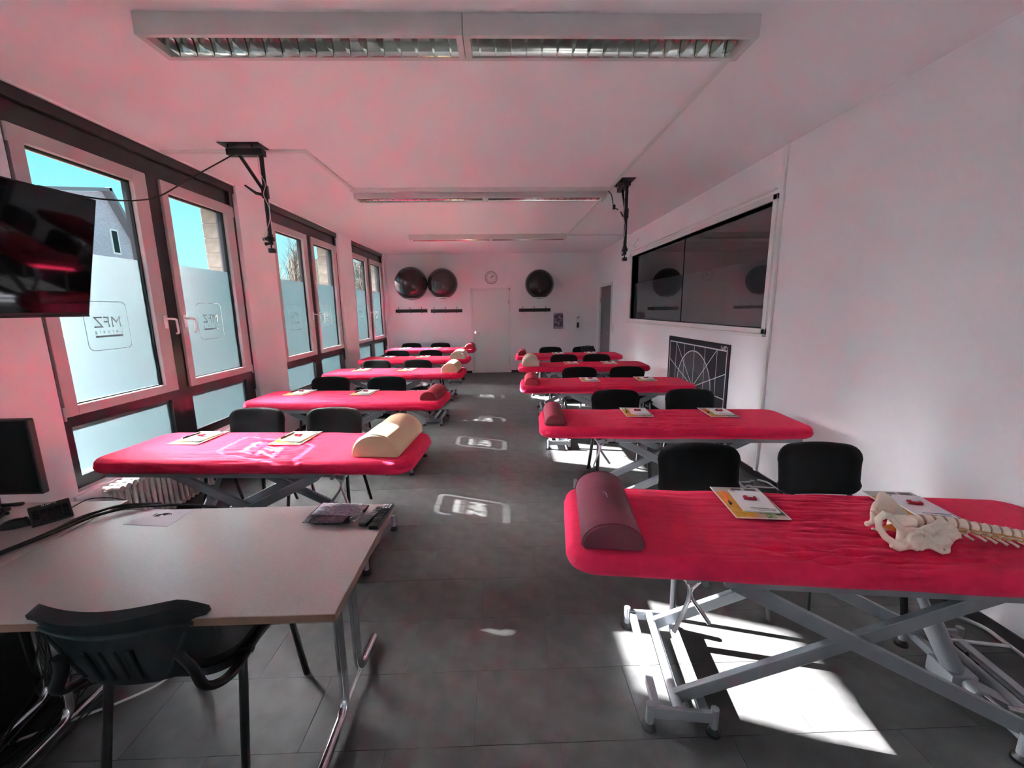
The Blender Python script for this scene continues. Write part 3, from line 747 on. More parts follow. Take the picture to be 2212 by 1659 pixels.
for (sd2, i), (w, L, h, m, lx, ly) in BS.items():
    p, a = onc(sd2, i, lx, ly)
    if (sd2, i) == ('L', 0): a -= R(1)
    bolster(w, L, h, M[m], p, a, '%s half-round bolster on the %s couch of the %s row' % (BN[m], ORD[i], 'right' if sd2 == 'R' else 'left'), worn=(sd2, i) == ('R', 0))

# ------------------------------------------------------------------ place settings
ME_F = MB().box((-.105, -.1485, 0), (.105, .1485, .003)).mesh('folder', M['folder'])
ME_FE = MB().box((-.108, -.1505, -.0002), (-.1045, .1505, .0034)).box((-.1045, -.1505, -.0002), (.1075, -.148, .0034)).box((.1045, -.1485, -.0002), (.1075, .1505, .0034)).mesh('white_border', M['paper'])
ME_N = MB().box((-.072, -.102, 0), (.072, .102, .006), bev=.0008).mesh('notepad', M['paper'])
ME_NL = MB().box((-.035, -.075, .006), (.068, -.071, .0064)).box((-.03, -.086, .006), (.06, -.084, .0063)).box((-.01, -.093, .006), (.06, -.091, .0063)).box((-.066, .088, .006), (-.045, .094, .0063)).mesh('printed_line', M['ink'])
def pen_mesh(): return MB().cyl((0, -.052, .0055), (0, .052, .0055), .005, 10).cyl((0, .052, .0055), (0, .066, .0055), .0035, 8).box((-.0015, -.03, .010), (.0015, -.06, .0125))
ME_P = pen_mesh().mesh('pen', M['orange'], True); ME_PG = pen_mesh().mesh('pen', M['green'], True); ME_PD = pen_mesh().mesh('pen', M['ink'], True)
ME_PC = MB().cyl((0, -.068, .0055), (0, -.045, .0055), .0058, 10).mesh('pen_cap', M['ink'], True)
ME_C = MB().box((-.027, -.014, 0), (.027, .014, .014), bev=.006).mesh('sweet', M['candy'], True)
ME_CE = MB().add([(.025, -.012, .007), (.038, -.016, .002), (.038, .016, .012), (.025, .012, .007)], [(0, 1, 2, 3)]).add([(-.025, -.012, .007), (-.038, -.016, .010), (-.038, .016, .003), (-.025, .012, .007)], [(3, 2, 1, 0)]).box((-.012, -.005, .0142), (.012, .005, .0146)).mesh('wrapper_end', M['paper'])
def setting(side, i, j, x, y, rz):
    nm = '%s %s-row couch' % (ORD[i], 'right' if side == 'R' else 'left'); hs = ('left', 'right')[j]
    z = CZ+.0035
    f = meshobj('folder', ME_F, None, (x, y, z), (0, 0, rz)); meshobj('white_border', ME_FE, f)
    tag(f, 'amber printed folder at the %s seat of the %s' % (hs, nm), 'folder', 'printed folders laid on the couches')
    c, s_ = cos(rz), sin(rz)
    def P(lx, ly): return (x+lx*c-ly*s_, y+lx*s_+ly*c)
    sx_ = .022 if side == 'R' else .018
    n = meshobj('notepad', ME_N, None, (*P(sx_, .0), z+.0034), (0, 0, rz-R(4) if side == 'R' else rz-R(5))); meshobj('printed_line', ME_NL, n)['kind'] = 'stuff'
    tag(n, 'white notepad with a dark printed line, %s seat of the %s' % (hs, nm), 'notepad', 'notepads lying on the folders')
    pc = {('R', 0, 0): ('orange', ME_P), ('R', 1, 0): ('green', ME_PG), ('R', 1, 1): ('orange', ME_P), ('R', 2, 1): ('orange', ME_P), ('R', 2, 0): ('orange', ME_P), ('R', 0, 1): ('orange', ME_P)}.get((side, i, j), ('dark', ME_PD))
    if (side, i, j) != ('R', 0, 1):
        p = meshobj('pen', pc[1], None, (*P(-.078, .03), z+.0034), (0, 0, rz+R(-6))); meshobj('pen_cap', ME_PC, p)
        tag(p, '%s ballpoint pen beside the notepad, %s seat of the %s' % (pc[0], hs, nm), 'pen', 'pens on the folders')
    w = meshobj('wrapped_sweet', ME_C, None, (*P(sx_-.008, .01), z+.0100), (0, 0, rz+R(-8))); meshobj('wrapper_end', ME_CE, w)
    tag(w, 'small red wrapped sweet on the notepad, %s seat of the %s' % (hs, nm), 'sweet', 'red wrapped sweets on the notepads')
SET = {('R', 0): [(1.088, 1.696), (1.764, 1.615)], ('R', 1): [(1.117, 3.33), (1.775, 3.27)], ('R', 2): [(1.07, 4.95), (1.75, 4.935)],
       ('R', 3): [(1.11, 6.52), (1.71, 6.49)], ('R', 4): [(1.10, 7.97), (1.73, 7.95)],
       ('L', 0): [(-2.127, 2.855), (-1.43, 2.804)], ('L', 1): [(-2.175, 4.45), (-1.467, 4.387)], ('L', 2): [(-2.056, 6.12), (-1.38, 6.07)],
       ('L', 3): [(-2.12, 7.77), (-1.45, 7.74)], ('L', 4): [(-2.18, 9.52), (-1.47, 9.47)]}
for (s_, i), v in SET.items():
    for j, (x, y) in enumerate(v): setting(s_, i, j, x, y, R(SPOT[s_][i][2])+R(0 if s_ == 'R' else 0))

# ------------------------------------------------------------------ chairs
def pad_mesh(w, h, th, curve, top_r, name, m, bulge=.012):
    # upright cushion in xz plane, thickness along y, curved about z; origin bottom centre
    NX, NZ = 20, 14; vs = []; fs = []
    def half(z):
        t = z/h; r = top_r
        if z > h-r: q = (z-(h-r))/r; return w/2-r*(1-sqrt(max(0, 1-q*q)))*1.0
        r2 = .06
        if z < r2: q = 1-z/r2; return w/2-.03*q*q-r2*(1-sqrt(max(0, 1-q*q)))*.5
        return w/2-.012*(1-t)
    for side in (0, 1):
        for k in range(NZ+1):
            z = h*(k/NZ); z = h*(.5-.5*cos(pi*k/NZ)) ; hw = half(min(z, h*.9999))
            for i in range(NX+1):
                u = -1+2*i/NX; x = hw*u
                crown = .012*(1-u*u) if k == NZ else 0
                e = min(1, (1-abs(u))*6)*min(1, (1-k/NZ)*7)*min(1, (k/NZ)*7); e = sqrt(max(0, e))
                yy = (-th/2-bulge*e if side == 0 else th/2+.004*e)*(.35+.65*e)
                vs.append((x, yy-curve*(x/(w/2))**2, z+.010*(1-u*u)*(k/NZ)**3))
    n1 = (NX+1)*(NZ+1); I = lambda s, k, i: s*n1+k*(NX+1)+i
    for k in range(NZ):
        for i in range(NX):
            fs.append((I(0, k, i), I(0, k, i+1), I(0, k+1, i+1), I(0, k+1, i))); fs.append((I(1, k, i+1), I(1, k, i), I(1, k+1, i), I(1, k+1, i+1)))
        fs.append((I(0, k+1, 0), I(1, k+1, 0), I(1, k, 0), I(0, k, 0))); fs.append((I(0, k, NX), I(1, k, NX), I(1, k+1, NX), I(0, k+1, NX)))
    for i in range(NX):
        fs.append((I(0, NZ, i), I(0, NZ, i+1), I(1, NZ, i+1), I(1, NZ, i))); fs.append((I(1, 0, i), I(1, 0, i+1), I(0, 0, i+1), I(0, 0, i)))
    mb = MB().add(vs, fs); return mb
def make_chair():
    t = empty('visitor_chair')
    bk = pad_mesh(.475, .30, .035, .030, .085, 'backrest', M['fabric'])
    bk.xf(Matrix.Translation((0, .20, .515)) @ Matrix.Rotation(R(-7), 4, 'X'))
    bk.build('backrest', M['fabric'], t, True)
    # seat cushion
    NX, NY = 14, 12; vs = []; fs = []
    st = MB().prism(rrect(.46, .42, .09, 6), .025); st.xf(Matrix.Translation((0, -.02, .415)))
    st.build('seat_shell', M['blackpl'], t)
    NR = 40; ol = rrect(.46, .42, .09, 9)
    vs = []; rings = [(1.0, .44), (1.01, .452), (.99, .466), (.93, .474), (.8, .478), (.5, .480), (.2, .480)]
    for s, z in rings:
        for x, y in ol: vs.append((x*s, y*s-.02, z+(.0-.012*max(0, (-y*s/.21))**3)))
    n = len(ol)
    for r_ in range(len(rings)-1):
        for k in range(n): fs.append((r_*n+k, r_*n+(k+1) % n, (r_+1)*n+(k+1) % n, (r_+1)*n+k))
    fs.append(tuple((len(rings)-1)*n+k for k in range(n)))
    MB().add(vs, fs).build('seat', M['fabric'], t, True)
    for s in (-1, 1):
        MB().tube([(s*.225, -.14, .42), (s*.245, -.205, 0)], .0125, 10, oval=1.3).build('leg', M['blackmt'], t, True)
        MB().tube([(s*.225, .10, .42), (s*.245, .235, 0)], .0125, 10, oval=1.3).build('leg', M['blackmt'], t, True)
        MB().tube([(s*.222, -.20, .415), (s*.222, .16, .415), (s*.21, .20, .47), (s*.17, .215, .60), (s*.17, .235, .70)], .012, 10, bend=.05, oval=1.3).build('back_support', M['blackmt'], t, True)
    MB().tube([(-.225, -.17, .405), (.225, -.17, .405)], .010, 8).tube([(-.225, .12, .405), (.225, .12, .405)], .010, 8).build('cross_tube', M['blackmt'], t, True)
    return t
ch0 = make_chair(); used = False
CH = {('R', 0): [(1.135, 2.30), (1.835, 2.27)], ('R', 1): [(1.105, 3.95), (1.82, 3.92)], ('R', 2): [(1.058, 5.44), (1.70, 5.38)], ('R', 3): [(1.08, 6.92), (1.65, 6.91)], ('R', 4): [(1.02, 8.36), (1.715, 8.34)],
      ('L', 0): [(-2.07, 3.43), (-1.415, 3.41)], ('L', 1): [(-2.11, 5.09), (-1.40, 5.02)], ('L', 2): [(-2.035, 6.70), (-1.365, 6.56)], ('L', 3): [(-2.08, 8.28), (-1.415, 8.18)], ('L', 4): [(-2.166, 10.07), (-1.467, 9.96)]}
for (s_, i), v in CH.items():
    for j, (x, y) in enumerate(v):
        o = ch0 if not used else copy_tree(ch0); used = True
        px_, py_, pa_ = SPOT[s_][i]; cyy = py_+(x-px_)*math.tan(R(pa_))
        yc = max(y-.215, cyy+.262+.215+.045)
        o.location = (x, yc, 0); o.rotation_euler.z = R(SPOT[s_][i][2])*.5+R(random.uniform(-1.5, 1.5))
        tag(o, 'black fabric visitor chair, %s one behind the %s couch of the %s row' % (('left', 'right')[j], ORD[i], 'right' if s_ == 'R' else 'left'), 'chair', 'black visitor chairs behind the couches')
# dark flat case standing on the last chair
c = MB().box((-.13, -.02, 0), (.13, .02, .375), bev=.018).build('carry_case', M['blackpl'], None, True, (1.735, 8.25, .482), R(2))
MB().tube([(-.04, 0, .37), (-.035, 0, .386), (.035, 0, .386), (.04, 0, .37)], .005, 8, bend=.01).build('handle', M['blackpl'], c, True)
tag(c, 'flat black case leaning upright on the rear right chair by the corner', 'case')

# ------------------------------------------------------------------ back wall things
for i, (px, pz, r) in enumerate(((-2.095, 2.222, .385), (-1.355, 2.214, .352), (.945, 2.178, .342))):
    o = MB().sphere((0, 0, 0), r, 48).build('exercise_ball', M['ball'], None, True, (px, YB-.40, pz))
    tag(o, 'large black exercise ball on a wall ring, %s' % ('leftmost, above the left hook rail', 'second from the left, touching its neighbour', 'right of the wall clock and door')[i], 'ball', 'exercise balls on the back wall')
    MB().cyl((0, 0, -r-.002), (0, 0, -r+.004), .012, 10).build('valve', M['whitepl'], o, True)
    sh = empty('ball_bracket', (px, YB, pz-r*.93))
    MB().tube([(.17*cos(2*pi*k/28), -.40+.17*sin(2*pi*k/28), .0) for k in range(28)], .007, 8, closed=True).build('ring', M['whitepl'], sh, True)
    MB().box((-.02, -.24, -.012), (.02, 0, 0)).box((-.03, -.008, -.10), (.03, 0, .05), bev=.002).build('arm', M['whitepl'], sh)
    tag(sh, 'white wall ring holding the %s exercise ball' % ('leftmost', 'second', 'right-hand')[i], 'bracket', 'white ball brackets on the back wall')
for i, (x0, x1, z) in enumerate(((-2.595, -1.817, 1.585), (-1.725, -.944, 1.575), (.467, 1.257, 1.567))):
    w = x1-x0; o = MB().box((0, -.02, -.04), (w, 0, .04), bev=.002).build('hook_rail', M['blackmt'], None, False, (x0, YB, z))
    for k in range(3):
        hx = w*(.12+.36*k)
        MB().tube([(hx, -.02, -.03), (hx, -.035, -.055), (hx, -.07, -.04), (hx, -.075, -.02)], .006, 8, bend=.015).tube([(hx, -.02, .0), (hx, -.05, .02), (hx, -.075, .06), (hx-.01, -.075, .10)], .006, 8, bend=.02).build('hook', M['blackmt'], o, True)
    tag(o, 'black hook rail with three hooks, %s' % ('under the leftmost exercise ball', 'just left of the white door', 'under the right-hand exercise ball')[i], 'hook rail', 'black hook rails on the back wall')
ck = empty('wall_clock', (-.211, YB, 2.365))
def lathe(prof, n=36):   # prof (r, d) where d is distance from wall
    vs = []; fs = []
    for r, dd in prof:
        for k in range(n): vs.append((r*cos(2*pi*k/n), -dd, r*sin(2*pi*k/n)))
    for i in range(len(prof)-1):
        for k in range(n): fs.append((i*n+k, i*n+(k+1) % n, (i+1)*n+(k+1) % n, (i+1)*n+k))
    return MB().add(vs, fs)
lathe([(.155, 0), (.155, .035), (.148, .045), (.138, .044), (.132, .028)]).build('rim', M['steel'], ck, True)
MB().prism([(.134*cos(2*pi*k/36), .134*sin(2*pi*k/36)) for k in range(36)], .01, Matrix(((1, 0, 0, 0), (0, 0, -1, -.015), (0, 1, 0, 0), (0, 0, 0, 1)))).build('dial', M['white'], ck)
tk = MB()
for k in range(12):
    a = 2*pi*k/12; tk.box((-.006, -.0275, .095), (.006, -.0255, .118), Matrix.Rotation(a, 4, 'Y'))
tk.build('hour_marks', M['ink'], ck)
MB().box((-.006, -.031, -.02), (.006, -.029, .075), Matrix.Rotation(R(35), 4, 'Y')).build('hour_hand', M['ink'], ck)
MB().box((-.004, -.034, -.02), (.004, -.032, .112), Matrix.Rotation(R(60), 4, 'Y')).build('minute_hand', M['ink'], ck)
tag(ck, 'round silver-rimmed wall clock above the white door', 'clock')
# brochure holder, sheet, dispenser
bh = empty('leaflet_holder', (1.327, YB, 1.095))
MB().box((0, -.045, 0), (.25, -.042, .36)).box((0, -.045, 0), (.25, 0, .003)).box((0, -.003, 0), (.25, 0, .42)).build('acrylic_pocket', M['bag'], bh)
def leaf_mat():
    m = mat('leaflet_print', (.3, .2, .3), .4); n = m.node_tree; b = n.nodes['Principled BSDF']; tcn = n.nodes.new('ShaderNodeTexCoord')
    nz = n.nodes.new('ShaderNodeTexNoise'); nz.inputs['Scale'].default_value = 14; n.links.new(tcn.outputs['Object'], nz.inputs[0])
    r = n.nodes.new('ShaderNodeValToRGB'); n.links.new(nz.outputs['Fac'], r.inputs[0]); el = r.color_ramp.elements
    el[0].position = .40; el[0].color = (.07, .03, .08, 1); el[1].position = .62; el[1].color = (.6, .55, .6, 1); x = el.new(.5); x.color = (.22, .13, .24, 1)
    n.links.new(r.outputs[0], b.inputs['Base Color']); return m
MB().box((.01, -.035, .008), (.24, -.015, .385)).build('leaflet', leaf_mat(), bh)
tag(bh, 'clear wall holder with purple leaflets on the back wall, right of the hook rail', 'leaflet holder')
tag(MB().box((1.656, YB-.004, 1.09), (1.80, YB-.001, 1.345)).build('wall_notice', M['paper']), 'small pale notice sheet between leaflet holder and dispenser', 'notice')
sp_ = empty('soap_dispenser', (1.935, YB, 1.05))
MB().box((-.065, -.10, .0), (.065, 0, .30), bev=.012).build('body', M['whitepl'], sp_, True)
MB().box((-.03, -.104, .07), (.03, -.099, .20)).build('level_window', M['ink'], sp_)
MB().bar((0, -.06, .31), (.0, -.16, .345), .05, .02, bev=.004).box((-.02, -.08, .29), (.02, -.03, .33)).build('pump_arm', M['steel'], sp_)
tag(sp_, 'white hand sanitiser dispenser with dark level window on back wall', 'dispenser')
tag(MB().box((XR-.012, 8.93, 1.09), (XR, 9.01, 1.25), bev=.003).build('light_switch', M['whitepl']), 'white light switch on the right wall beside the grey door', 'switch')

# board with printed lines on right wall
bz0, bz1, by0, by1 = .012, 1.207, 4.305, 5.90
bd = MB().box((-.012, 0, 0), (0, by1-by0, bz1-bz0)).build('training_board', M['board'], None, False, (XR-.001, by0, bz0))
BW, BH = by1-by0, bz1-bz0
cY, cZ = .798, BH/2
def strip(p, q, w, x=-.0135):
    (a, b_), (c, d_) = p, q; dx, dy = c-a, d_-b_; l = hypot(dx, dy); nx, ny = -dy/l*w/2, dx/l*w/2
    return [(x, a+nx, b_+ny), (x, c+nx, d_+ny), (x, c-nx, d_-ny), (x, a-nx, b_-ny)]
ln = MB()
def L_(p, q, w=.012): ln.add(strip(p, q, w), [(0, 1, 2, 3)])
tZ, bZ, mL, mR_ = BH-.07, .07, .045, 1.535
for p, q in (((mL, bZ), (mL, tZ)), ((mR_, bZ), (mR_, tZ)), ((mL, tZ), (mR_, tZ)), ((mL, bZ), (mR_, bZ))): L_(p, q, .014)
for t in (.249, .526, .799, 1.076, 1.331): L_((t, bZ), (t, tZ), .008)
for sg in (1, -1):
    for yv, zv in ((mR_, .28), (mL, .28), (1.331, tZ-cZ), (.249, tZ-cZ)): L_((cY, cZ), (yv, cZ+sg*zv), .009)
L_((.249, cZ), (mL, cZ), .012); L_((1.331, cZ), (mR_, cZ), .012)
def ring(r, n=40): return [(cY+r*cos(2*pi*k/n), cZ+r*sin(2*pi*k/n)) for k in range(n)]
ar = ring(.455)
for k in range(40): L_(ar[k], ar[(k+1) % 40], .013)
for k in range(9):
    a0, a1 = R(-30+k*18), R(-30+(k+1)*18)
    L_((.085-.045*cos(a0), BH-.055+.032*sin(a0)), (.085-.045*cos(a1), BH-.055+.032*sin(a1)), .009)
tag(ln.build('printed_lines', M['line'], bd), kind='stuff')
for r_, mm, x in ((.45, 'board2', -.0127), (.21, 'board3', -.0131)):
    MB().add([(x, a, b_) for a, b_ in ring(r_)], [tuple(range(40))]).build('printed_disc', M[mm], bd)
me = filled(fit(text_splines('Solit', .05, 1, .0015), 0, .105, 0), .0006, 'emblem_text'); me.materials.clear(); me.materials.append(M['line'])
me.transform(Matrix(((0, 0, 1, 0), (-1, 0, 0, 0), (0, 1, 0, 0), (0, 0, 0, 1))))
meshobj('emblem_text', me, bd, (-.0135, .175, BH-.062))
tag(bd, 'dark floor-exercise board with white arch and ray lines mounted low on right wall', 'board')

# ------------------------------------------------------------------ ceiling mounts
def make_mount():
    t = empty('ceiling_mount')
    MB().box((-.16, -.085, -.006), (.16, .085, 0)).build('ceiling_plate', M['blackmt'], t)
    br = MB().box((-.13, -.035, -.075), (.155, .035, -.028), bev=.004)
    for x in (-.10, .09):
        for y in (-.05, .05): br.cyl((x, y, -.03), (x, y, -.004), .006, 8)
    br.build('bracket', M['blackmt'], t)
    MB().tube([(.13, 0, -.06), (.13, 0, -.68)], .0165, 14).box((.108, -.022, -.40), (.152, .022, -.30), bev=.004).build('pole', M['blackmt'], t, True)
    MB().bar((-.04, 0, -.07), (.12, 0, -.34), .02, .022).build('brace', M['blackmt'], t)
    MB().tube([(.11, 0, -.37), (.06, -.01, -.36), (-.02, -.015, -.30)], [.014, .012, .007], 8).build('clamp_lever', M['blackmt'], t, True)
    b = MB().cyl((.13, 0, -.68), (.13, 0, -.72), .021, 14).box((.105, -.025, -.735), (.155, .025, -.70), bev=.005).tube([(.13, 0, -.715), (.075, -.01, -.72)], [.008, .015], 8).tube([(.13, 0, -.75), (.085, -.01, -.76)], [.01, .014], 8)
    b.cyl((.13, 0, -.72), (.13, 0, -.765), .018, 12).cyl((.13, 0, -.765), (.13, 0, -.795), .006, 8).box((.11, -.022, -.83), (.158, .022, -.795), bev=.004).build('ball_head', M['blackmt'], t, True)
    MB().tube([(.10, 0, -.06), (.11, -.02, -.2), (.155, -.02, -.30), (.12, -.025, -.37), (.155, -.01, -.47), (.15, -.015, -.58), (.10, -.02, -.68), (.08, -.02, -.72), (.12, -.03, -.75)], .0028, 6, bend=.04).build('cable', M['cablew'], t, True)
    return t
mt = make_mount(); mt.location = (-2.045, 3.69, HC)
tag(mt, 'black ceiling pole mount beside the nearest windows', 'ceiling mount', 'black pole mounts on the ceiling')
m2 = copy_tree(mt); m2.location = (1.345, 4.72, HC); m2.rotation_euler.z = R(-90)
tag(m2, 'black ceiling pole mount by the interior window on the right', 'ceiling mount', 'black pole mounts on the ceiling')
k = MB().tube([(1.235, 4.93, 2.90), (1.27, 4.92, 2.86), (1.28, 4.91, 2.80), (1.29, 4.90, 2.72), (1.34, 4.88, 2.69)], .005, 8, bend=.02).box((1.285, 4.885, 2.70), (1.31, 4.915, 2.745)).build('power_cable', M['cable'], None, True)
tag(k, 'short black power lead hanging from the end of the middle light', 'cable')
k = MB().tube([(1.34, 4.88, 2.70), (1.39, 4.82, 2.75), (1.42, 4.75, 2.85), (1.37, 4.72, 2.88)], .0028, 6, bend=.03).build('white_cable', M['cablew'], None, True)
tag(k, 'thin white lead looping up to the right ceiling mount', 'cable')
k = MB().tube([(XR-.01, 7.5, 2.80), (2.33, 7.2, 2.70), (2.25, 7.1, 2.66), (2.22, 7.08, 2.60), (2.27, 7.1, 2.58), (2.29, 7.1, 2.63)], .004, 6, bend=.05).build('hanging_cable', M['cablew'], None, True)
tag(k, 'grey lead curled at the top of the right wall past the mount', 'cable')
k = MB().tube([(-2.10, 3.66, 2.87), (-2.35, 3.45, 2.62), (-2.42, 3.2, 2.42), (-2.42, 2.95, 2.34), (-2.45, 2.7, 2.30), (-2.47, 2.45, 2.30)], .005, 8, bend=.15).build('screen_cable', M['cable'], None, True)
tag(k, 'black cable sagging from the left ceiling mount to the wall screen', 'cable')

# ------------------------------------------------------------------ television
tv = empty('television', (-2.40, 2.70, 2.287), R(-3.5))
def tvm(mb, name, m, parent=None, smooth=False):
    mb.xf(Matrix.Rotation(R(15.0), 4, 'Y')); return mb.build(name, m, parent or tv, smooth)
Y0, Y1, TH = -1.14, 0, .70
tvm(MB().box((-.045, Y0, -TH), (0, Y1, 0), bev=.004), 'casing', M['blackpl'])
tvm(MB().box((.0, Y0+.008, -TH+.02), (.0015, Y1-.008, -.008)), 'screen', M['blackgl'])
tvm(MB().box((-.046, Y0, -TH-.008), (.004, Y1, -TH+.004), bev=.002), 'lower_trim', M['blackpl'])
MB().bar((-.13, -.6, -.40), (-.30, -.6, -.42), .06, .05).box((-.305, -.82, -.62), (-.29, -.38, -.22)).build('wall_arm', M['blackmt'], tv)
tag(tv, 'large black flat screen tilted down at the left wall', 'television')

# ------------------------------------------------------------------ radiators under windows
sec = MB()
for x in (-.045, 0, .045): sec.tube([(x, 0, .03), (x, 0, .36)], .014, 10)
sec.tube([(-.06, 0, .03), (.06, 0, .03)], .020, 10).tube([(-.06, 0, .36), (.06, 0, .36)], .020, 10)
sec_me = sec.mesh('radiator_section', M['radiator'], True)
for ri, (ya, n) in enumerate(((2.72, 18), (5.55, 16))):
    r = empty('radiator', (-2.655, ya, .085))
    for k in range(n): meshobj('radiator_section', sec_me, r, (0, k*.05, 0))
    MB().cyl((0, -.05, .365), (0, n*.05-.03, .365), .014, 12).cyl((0, -.05, .03), (0, n*.05-.03, .03), .014, 12).cyl((0, -.07, .365), (0, -.045, .365), .010, 10).build('header_pipe', M['radiator'], r, True)
    MB().box((-.03, -.01, -.085), (.03, .01, 0)).box((-.03, n*.05-.08, -.085), (.03, n*.05-.06, 0)).build('support', M['radiator'], r)
    tag(r, ('cream column radiator under the nearest windows', 'cream column radiator under the middle windows')[ri], 'radiator', 'column radiators')

# ------------------------------------------------------------------ desks
def c_leg(x, ya, yb, m):    # chrome C-frame: two uprights, foot with thin joining bar
    return
dk = empty('desk', (0, 0, 0)); ZD = .74
dx0, dx1, dy0, dy1 = -1.788, -.505, 1.095, 1.795
MB().box((dx0, dy0, ZD-.026), (dx1, dy1, ZD), bev=.0015).build('desktop', M['desk'], dk)
e_ = MB().box((dx0, dy0-.002, ZD-.026), (dx1+.002, dy0, ZD-.0015)).box((dx1, dy0, ZD-.026), (dx1+.002, dy1, ZD-.0015))
e_.build('edge_band', M['deskedge'], dk)
for x in (-.655, -1.83+.09):
    MB().tube([(x, 1.60, ZD-.03), (x, 1.60, .045), (x, 1.82, .022)], .0185, 16, bend=.07).build('leg', M['chrome'], dk, True)
    MB().tube([(x, 1.44, ZD-.03), (x, 1.44, .045), (x, .98, .022)], .0185, 16, bend=.07).build('leg', M['chrome'], dk, True)
    MB().cyl((x, 1.41, .035), (x, 1.63, .035), .009, 10).cyl((x, 1.78, 0), (x, 1.78, .012), .014, 12).cyl((x, 1.02, 0), (x, 1.02, .012), .014, 12).build('foot_bar', M['chrome'], dk, True)
    MB().box((x-.02, 1.38, ZD-.06), (x+.02, 1.66, ZD-.027)).build('bracket', M['blackmt'], dk)
MB().box((-1.7, 1.50, ZD-.07), (-.68, 1.54, ZD-.027)).build('cross_beam', M['blackmt'], dk)
MB().box((-.84, 1.20, ZD-.045), (-.75, 1.24, ZD-.026), bev=.004).build('under_clip', M['blackpl'], dk)
tag(dk, 'pale laminate desk with chrome legs in the foreground', 'desk', None)
d2 = empty('desk', (0, 0, 0))
MB().box((-2.70, 1.20, ZD-.026), (-1.794, 1.90, ZD), bev=.0015).build('desktop', M['desk'], d2)
MB().box((-2.70, 1.90, ZD-.026), (-1.794, 1.902, ZD-.0015)).box((-1.794, 1.795, ZD-.026), (-1.792, 1.90, ZD-.0015)).build('edge_band', M['deskedge'], d2)
for x in (-2.60, -1.93):
    MB().tube([(x, 1.70, ZD-.03), (x, 1.70, .045), (x, 1.88, .022)], .0185, 16, bend=.07).build('leg', M['chrome'], d2, True)
    MB().tube([(x, 1.54, ZD-.03), (x, 1.54, .045), (x, 1.1, .022)], .0185, 16, bend=.07).build('leg', M['chrome'], d2, True)
MB().box((-2.6, 1.60, ZD-.07), (-1.93, 1.64, ZD-.027)).build('cross_beam', M['blackmt'], d2)
tag(d2, 'left-hand pale desk carrying monitor, keyboard and mouse', 'desk')

# monitor
mo = empty('monitor', (-2.36, 1.83, ZD))
mm = MB().box((-.28, -.02, .08), (.28, .012, .43), bev=.006); mm.build('casing', M['blackpl'], mo)
MB().box((-.272, -.0215, .092), (.272, -.0195, .422)).build('screen', M['matte'], mo)
MB().bar((0, .02, .0), (0, .03, .25), .05, .02).build('neck', M['blackpl'], mo)
MB().tube([(0, .03, .006), (.14, -.05, .006)], .008, 8).tube([(0, .03, .006), (-.14, -.05, .006)], .008, 8).tube([(.0, .03, .006), (.10, .05, .006)], .008, 8).build('stand_foot', M['blackpl'], mo, True)
tag(mo, 'black computer monitor on the left desk', 'monitor')
# keyboard
kb = empty('keyboard', (-2.41, 1.665, ZD), R(24))
MB().box((-.22, -.065, .004), (.22, .065, .018), Matrix.Rotation(R(5), 4, 'X'), bev=.003).build('body', M['blackpl'], kb)
km = MB().box((0, 0, 0), (.018, .016, .006), bev=.0015).mesh('key', M['blackpl'])
for r_ in range(5):
    for c_ in range(20):
        o = meshobj('key', km, kb, (-.21+c_*.021, -.055+r_*.0225, .018+(-.055+r_*.0225)*.087), (R(5), 0, 0))
tag(kb, 'dark computer keyboard at the left edge of the left desk', 'keyboard')
ms = empty('computer_mouse', (-2.06, 1.675, ZD), R(-62))
b_ = MB().sphere((0, 0, .0), 1, 20, (.032, .056, .034)); b_.v = [(x, y, max(z, 0)) for x, y, z in b_.v]; b_.build('body', M['blackpl'], ms, True)
MB().cyl((-.004, .028, .028), (.004, .028, .028), .007, 12).build('scroll_wheel', M['rubber'], ms, True)
tag(ms, 'black computer mouse beside the angled keypad', 'mouse')
kp = empty('button_keypad', (-1.935, 1.700, ZD), R(52))
mk = Matrix.Translation((0, 0, .004)) @ Matrix.Rotation(R(52), 4, 'X')
MB().box((-.062, 0, -.012), (.062, .088, .006), mk, bev=.004).build('body', M['blackpl'], kp)
MB().bar((0, .02, .0), (0, .09, .0), .07, .008).bar((0, .085, .005), (0, .05, .06), .05, .006).build('stand', M['blackpl'], kp)
kk = MB().box((-.009, -.009, 0), (.009, .009, .003), bev=.001).mesh('key', M['blackgl'])
for r_ in range(3):
    for c_ in range(5):
        v = mk @ Vector((-.044+c_*.022, .014+r_*.021, .006)); meshobj('key', kk, kp, v, (R(52), 0, 0))
me = filled(fit(text_splines('ELGATO', .01, 1, 0), -.022, .022, 0), .0005, 'lettering'); me.materials.clear(); me.materials.append(M['duct'])
v = mk @ Vector((0, .078, .0065)); meshobj('lettering', me, kp, v, (R(52), 0, 0))
tag(kp, 'black angled button keypad on the left desk next to the mouse', 'keypad')
